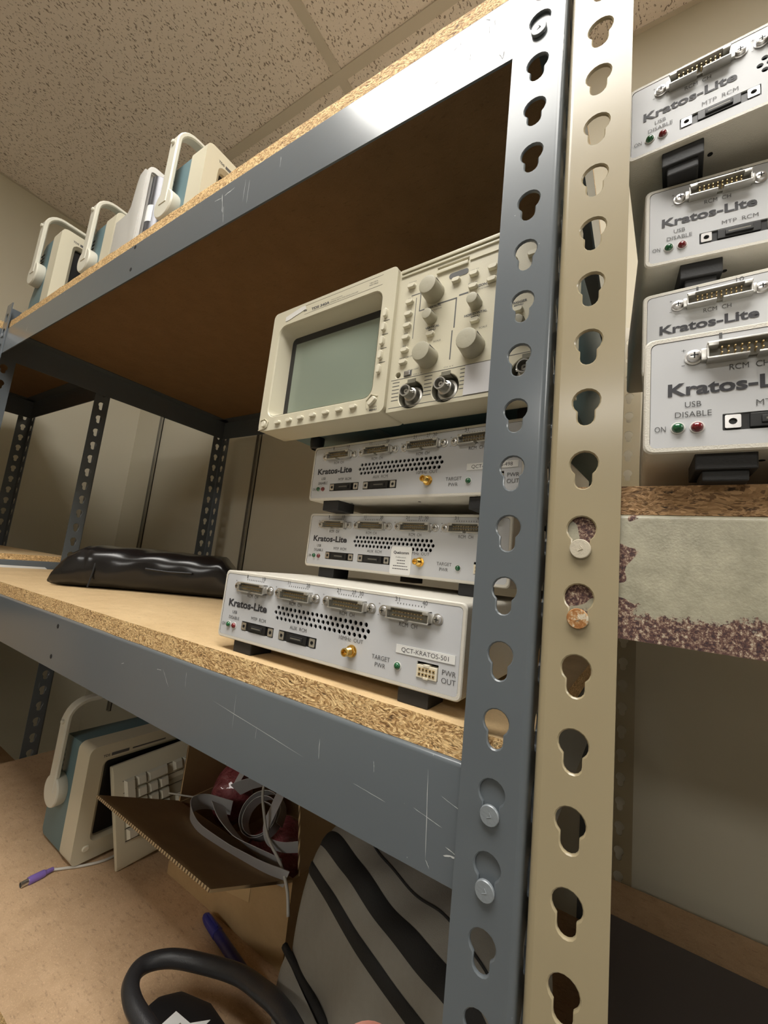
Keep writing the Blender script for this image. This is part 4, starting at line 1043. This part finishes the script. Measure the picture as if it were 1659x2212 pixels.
# contents
def blob(name, m, label, cat, c, r, sc_, rz, seed, amp=.18, group=None):
    bm = nb(); bmesh.ops.create_icosphere(bm, subdivisions=5, radius=r); rnd = random.Random(seed)
    ws = [(Vector((rnd.uniform(-1, 1), rnd.uniform(-1, 1), rnd.uniform(-1, 1))).normalized() * rnd.uniform(2, 7) / r * .6, rnd.uniform(0, 6)) for _ in range(14)]
    for v_ in bm.verts:
        k_ = sum(1 - abs(math.sin(v_.co.dot(w_) + p_)) for w_, p_ in ws) / 14 - .36
        v_.co *= 1 + amp * 2.4 * k_
        v_.co = Vector((v_.co.x * sc_[0], v_.co.y * sc_[1], v_.co.z * sc_[2]))
    o = link(name, bm, m, None, 0); tag(o, label, cat, group); place(o, c, rz); return o
blob('antistatic_bag', M['pink'], 'crumpled glossy dark pink bag against the left flap inside the cardboard box', 'plastic bag', (-.585, .318, -.856), .046, (.85, .85, 1.05), .4, 4)
blob('antistatic_bag', M['pink'], 'crumpled dark pink bag under the ribbon coil at the right of the cardboard box', 'plastic bag', (-.440, .320, -.900), .050, (1.45, 1.25, .95), -.3, 9)
blob('antistatic_bag', M['pink'], 'dark pink bag rolled upright at the back of the cardboard box', 'plastic bag', (-.520, .395, -.825), .034, (.7, .7, 1.25), 1.3, 15)
def ribbon(name, pts, wid, wdir, label, m='ribbon', n=8, cat='cable', thick=.0009):
    c = spline(pts, n); bm = nb(); rows = []
    for i, p in enumerate(c):
        f_ = i / (len(c) - 1) * (len(wdir) - 1); j = min(int(f_), len(wdir) - 2); wv = Vector(wdir[j]).lerp(Vector(wdir[j + 1]), f_ - j).normalized()
        d = (c[min(i + 1, len(c) - 1)] - c[max(i - 1, 0)]).normalized(); wv = (wv - d * wv.dot(d)).normalized(); nn = d.cross(wv) * thick / 2
        rows.append([bm.verts.new(q_ - c[0]) for q_ in (p - wv * wid / 2 - nn, p + wv * wid / 2 - nn, p + wv * wid / 2 + nn, p - wv * wid / 2 + nn)])
    for a_, b_ in zip(rows, rows[1:]):
        for k_ in range(4): bm.faces.new((a_[k_], a_[(k_ + 1) % 4], b_[(k_ + 1) % 4], b_[k_]))
    bm.faces.new(rows[0]); bm.faces.new(rows[-1]); fixn(bm)
    o = link(name, bm, M[m], None, .8); tag(o, label, cat); place(o, c[0]); return o
up_ = (0.15, -.25, 1)
ribbon('ribbon_cable', [(-.520, .262, -.832), (-.556, .238, -.826), (-.556, .210, -.824), (-.508, .190, -.826), (-.457, .191, -.828), (-.412, .197, -.830), (-.376, .206, -.834), (-.350, .222, -.842)], .027, [up_, up_, (.1, -.5, 1), up_], 'flat grey ribbon cable draped in a long loop along the open front flap')
ribbon('ribbon_cable', [(-.535, .245, -.824), (-.500, .232, -.830), (-.455, .224, -.834), (-.420, .226, -.838), (-.375, .236, -.845)], .028, [(0, -.9, .5), (.1, -.8, .6), up_], 'wide flat grey ribbon lying inside the long loop in the cardboard box')
cc = Vector((-.470, .283, -.832))
coil = []
for i in range(24):
    a = 2 * PI * i / 10.0; r_ = .040 - .0006 * i; coil.append((cc.x + r_ * math.cos(a), cc.y + r_ * .62 * math.sin(a), cc.z + r_ * .62 * math.sin(a) - .0003 * i))
ribbon('ribbon_cable', coil, .020, [(0, -.75, .6), (0, -.75, .6)], 'coiled grey ribbon cable in the middle of the cardboard box', n=5)
ribbon('ribbon_cable', [(-.548, .290, -.824), (-.520, .292, -.806), (-.490, .312, -.795), (-.462, .335, -.785), (-.44, .36, -.78)], .026, [(.1, -.5, .9), (0, -.6, .8)], 'broad grey ribbon cable folded behind the coil')
ribbon('ribbon_cable', [(-.455, .315, -.788), (-.435, .275, -.800), (-.424, .250, -.815), (-.408, .240, -.826), (-.385, .246, -.828), (-.364, .262, -.826)], .018, [(1, 0, .2), (1, .1, .4), (.2, -.4, 1), (.1, -.2, 1)], 'grey ribbon cable curling down at the right side of the cardboard box')
ribbon('ribbon_cable', [(-.560, .330, -.775), (-.556, .315, -.795), (-.558, .298, -.822)], .012, [(1, .3, 0), (1, 0, .2)], 'narrow upright grey ribbon beside the dark pink bag')
def wire(name, pts, r, m, label, cat='cable', n=8, sx=1.0):
    c = spline(pts, n); bm = nb(); sweep(bm, [p - c[0] for p in c], r, 10); fixn(bm); o = link(name, bm, M[m], None, 0); tag(o, label, cat); place(o, c[0]); return o
wire('thin_cable', [(-.478, .300, -.760), (-.462, .270, -.785), (-.430, .246, -.800), (-.402, .232, -.816), (-.368, .226, -.832), (-.340, .214, -.845), (-.325, .205, -.865)], .0021, 'cable_w', 'thin pale cable hanging over the right front corner of the cardboard box')
wire('thin_cable', [(-.640, .225, -.838), (-.600, .240, -.835), (-.578, .252, -.833), (-.560, .262, -.842)], .0013, 'cable_w', 'thin white wire end poking out at the hinge of the front flap')

# ------------------------------------------------------------------ grey zipped bag
B = thing('laptop_bag', 'grey fabric bag with black zips standing on the lowest shelf behind the grey post', 'bag', (-.285, .165, -.966), -math.radians(22))
BL, BW, BH = .243, .150, .250
def bagpt(s, t_, e=0.0):
    """s 0..1 along the length, t_ 0..1 round the section from front bottom up, over the top and down the back"""
    per = [(0, 0), (-.008, .06), (-.006, .14), (.002, .195), (.014, .228), (.040, .246), (.080, .253), (.120, .246), (.145, .225), (.150, .15), (.150, .06), (.145, 0)]
    f_ = t_ * (len(per) - 1); j = min(int(f_), len(per) - 2); k_ = f_ - j
    P_ = [per[max(0, j - 1)], per[j], per[j + 1], per[min(len(per) - 1, j + 2)]]
    def cr(i): a, b, c, d = (p[i] for p in P_); return .5 * (2 * b + (c - a) * k_ + (2 * a - 5 * b + 4 * c - d) * k_ ** 2 + (3 * b - a - 3 * c + d) * k_ ** 3)
    yy, zz = cr(0), cr(1)
    m_ = abs(2 * s - 1); kk = (1 - m_ ** 7) ** .30 if m_ < 1 else 0.0
    cy, cz = .072, .10
    yy = cy + (yy - cy) * (.62 + .38 * kk); zz = cz + (zz - cz) * (.80 + .20 * kk) if zz > cz else zz
    x_ = BL * s
    wr = .003 * math.sin(s * 9 + t_ * 13) + .0018 * math.sin(s * 23 - t_ * 20)
    nrm = Vector((0, yy - cy, max(0, zz - cz))).normalized() if zz > .01 else Vector((0, -1 if yy < cy else 1, 0))
    return Vector((x_, yy, zz)) + nrm * (wr + e)
bm = nb(); NS, NT_ = 48, 66
G_ = [[bm.verts.new(bagpt(i / NS, j / NT_)) for j in range(NT_ + 1)] for i in range(NS + 1)]
for i in range(NS):
    for j in range(NT_): bm.faces.new((G_[i][j], G_[i + 1][j], G_[i + 1][j + 1], G_[i][j + 1]))
    bm.faces.new((G_[i][0], G_[i][NT_], G_[i + 1][NT_], G_[i + 1][0]))
bm.faces.new(G_[0]); bm.faces.new(G_[NS]); fixn(bm); link('bag_body', bm, M['fabric'], B, 0)
def band(t0, t1, nm, m, e=.0022, s0=0.0, s1=1.0, wob=0.0):
    bm = nb(); n = 60; k_ = 4; rows = []
    for i in range(n + 1):
        s = s0 + (s1 - s0) * i / n; w_ = wob * math.sin(s * 9)
        rows.append([bm.verts.new(bagpt(s, t0 + w_ + (t1 - t0) * j / k_, e * (1 if 0 < j < k_ else .2))) for j in range(k_ + 1)])
    for a_, b_ in zip(rows, rows[1:]):
        for j in range(k_): bm.faces.new((a_[j], b_[j], b_[j + 1], a_[j + 1]))
    fixn(bm); return link(nm, bm, M[m], B, 0)
band(.362, .418, 'zip', 'zip', wob=.003); band(.278, .308, 'zip', 'zip', wob=.004)
def cordline(t0, nm, wob=.0, s0=0, s1=1):
    bm = nb(); sweep(bm, [bagpt(s0 + (s1 - s0) * i / 50, t0 + wob * math.sin(i * .2), .0008) for i in range(51)], .0012, 6); fixn(bm); return link(nm, bm, M['zip'], B, 0)
cordline(.475, 'piping', .004) 
# zips turn round the end of the bag
bm = nb(); sweep(bm, [bagpt(0, .365, .0) + Vector((-.0012, 0, 0)), bagpt(0, .43, 0) + Vector((-.0014, .01, .002)), bagpt(0, .50, 0) + Vector((-.001, .012, 0))], .004, 8); fixn(bm); link('zip_end', bm, M['zip'], B, .8)
# front pocket
bm = nb(); n = 26; rows = []
for i in range(n + 1):
    s = .01 + .9 * i / n; m_ = abs(2 * i / n - 1); kk = (1 - m_ ** 5) ** .4 if m_ < 1 else 0
    row = []
    for j in range(11):
        z_ = .118 * j / 10; bulge = .018 * kk * max(0, 1 - (max(0, z_ - .07) / .05) ** 2) ** .5
        row.append(bm.verts.new((BL * s, -.006 - bulge + (0 if j else .0), z_)))
    rows.append(row)
for a_, b_ in zip(rows, rows[1:]):
    for j in range(10): bm.faces.new((a_[j], b_[j], b_[j + 1], a_[j + 1]))
fixn(bm); pk = link('front_pocket', bm, M['fabric'], B, 0)
bm = nb(); sweep(bm, [(BL * (.01 + .9 * i / 30), -.0075 - .0 * i, .1185 + .004 * math.sin(PI * i / 30)) for i in range(31)], .0038, 8); fixn(bm); link('pocket_zip', bm, M['zip'], pk, 0)
bm = nb(); sweep(bm, [(BL * (.02 + .88 * i / 30), -.007 - .0165 * min(1, 6 * min(i / 30, 1 - i / 30)) ** .5, .078) for i in range(31)], .0022, 8); fixn(bm); link('piping', bm, M['zip'], pk, 0)

# ------------------------------------------------------------------ thick black cable, power adapter, marker
A = thing('power_adapter', 'black plastic power adapter with a torn silver sticker at the bottom edge', 'power adapter', (-.356, .092, -.9658), -.10)
A.scale = (1.25, 1.2, 1.0)
bm = nb(); pr = [(-.046, -.030), (.075, -.034), (.085, -.02), (.085, .020), (.072, .034), (-.010, .034), (-.040, .020), (-.050, .002)]
prism(bm, pr, lambda a, b, d: Vector((a, b, d)), 0, .036, .006); link('adapter_case', bm, M['black'], A, .5)
bm = nb(); prism(bm, [(-.022, -.012), (.012, -.016), (.022, .004), (.006, .010), (.004, .024), (-.006, .010), (-.024, .006)], lambda a, b, d: Vector((a, b, d)), .0362, .0368)
for s in range(7): box(bm, (-.012 + s * .004, -.006 + s * .001, .0366), (-.0105 + s * .004, .004, .0372), 0, 1)
st_ = link('foil_sticker', bm, [M['label'], M['conn']], A); st_['label'] = 'torn white foil sticker'
wire('thick_cable', [(-.352, .066, -.920), (-.370, .065, -.915), (-.408, .064, -.909), (-.433, .073, -.907), (-.442, .092, -.907), (-.426, .117, -.908), (-.385, .137, -.906), (-.336, .143, -.894), (-.290, .132, -.876), (-.248, .114, -.854), (-.205, .094, -.840), (-.15, .06, -.835), (-.09, .02, -.84)], .0092, 'cable_b', 'thick black cable looping over the adapter on the lowest shelf')
wire('thick_cable', [(-.318, .112, -.938), (-.296, .125, -.925), (-.262, .112, -.905), (-.225, .085, -.885), (-.17, .045, -.875)], .0085, 'cable_b', 'second black cable curving just below the thick one in front of the grey bag')
Mk = thing('marker_pen', 'dark blue marker pen lying against the front of the cardboard box', 'pen', (-.500, .222, -.9585)); 
dm = Vector((.112, -.020, .0)).normalized(); Mk.rotation_euler = dm.to_track_quat('X', 'Z').to_euler()
bm = nb(); lathe(bm, [(.0068, .040), (.0070, .042), (.0070, .142), (.0060, .146), (.003, .150)], (0, 0, 0), (1, 0, 0), 20); fixn(bm); link('barrel', bm, M['blue'], Mk, .6)
bm = nb(); lathe(bm, [(.0030, -.001), (.0052, .002), (.0068, .010), (.0076, .041), (.0070, .0415)], (0, 0, 0), (1, 0, 0), 20); box(bm, (.008, -.0012, .006), (.038, .0012, .0088), .0004); fixn(bm); link('cap', bm, plain('blue_cap', (.02, .025, .20), .35), Mk, .6)

# ------------------------------------------------------------------ fingertip just inside the lower edge of the view
fx = Vector((0.0524, -.2523, -.4137)) + (fwd + rt * ((792 - 829.5) / 884.54) - up2 * ((2362 - 1106) / 884.54)) * .078
F = thing('person', 'pink tip of a person\'s finger reaching in at the bottom edge of the picture', 'person', fx)
F.rotation_euler = Matrix(((rt.x, -fwd.x, up2.x), (rt.y, -fwd.y, up2.y), (rt.z, -fwd.z, up2.z))).to_euler()
bm = nb(); prf = [(.0001, .0), (.0030, -.0004), (.0052, -.0018), (.0068, -.0040), (.0078, -.0075), (.0083, -.012), (.0084, -.018), (.0080, -.025), (.0086, -.030), (.0084, -.036), (.0088, -.055), (.0092, -.060)]
lathe(bm, [(r_, -h_) for r_, h_ in [(a, b) for a, b in prf]], (0, 0, .0082), (0, 0, -1), 28, cap0=False, cap1=True)
for v_ in bm.verts: v_.co.y *= .86
fixn(bm); link('finger', bm, M['skin'], F, 0)
bm = nb(); n = 8
g = [[bm.verts.new(((i / n - .5) * .0105, .0074 - .0028 * abs(i / n - .5) * 2 * abs(i / n - .5) * 2 - .0016 * max(0, j / n - .7) * 3, -.006 + .0125 * j / n)) for i in range(n + 1)] for j in range(n + 1)]
for j in range(n):
    for i in range(n): bm.faces.new((g[j][i], g[j][i + 1], g[j + 1][i + 1], g[j + 1][i]))
link('fingernail', bm, M['nail'], F, 0)

# ------------------------------------------------------------------ unseen boxes added on the left wall shelving to block light
def light_blocker(loc, sx_, sy_, sz_, rz, label):
    o_ = thing('light_blocker', label, 'box', loc, rz, 'unseen light blockers on the left wall shelving')
    bm = nb(); box(bm, (-sx_ / 2, -sy_ / 2, 0), (sx_ / 2, sy_ / 2, sz_), .003); link('blocker_body', bm, M['card'], o_)
    bm = nb(); box(bm, (-.025, -sy_ / 2 - .0006, sz_ - .06), (.025, sy_ / 2 + .0006, sz_ + .0008)); link('packing_tape', bm, plain('tape', (.52, .37, .19), .3), o_)
    return o_
light_blocker((-1.535, -.185, -.4724), .50, .42, .40, .02, 'added unseen box blocking light, middle shelf of the left wall shelving, nearest the rear wall')
light_blocker((-1.54, -.68, -.4724), .48, .40, .36, -.04, 'added unseen box blocking light, middle shelf of the left wall shelving, nearer the aisle')
light_blocker((-1.535, -.10, -1.0179), .50, .44, .42, .02, 'large added unseen box blocking light, lowest left wall shelf, nearest the rear wall')
light_blocker((-1.54, -.66, -1.0179), .52, .46, .38, -.02, 'large added unseen box blocking light, lowest left wall shelf, nearer the aisle')
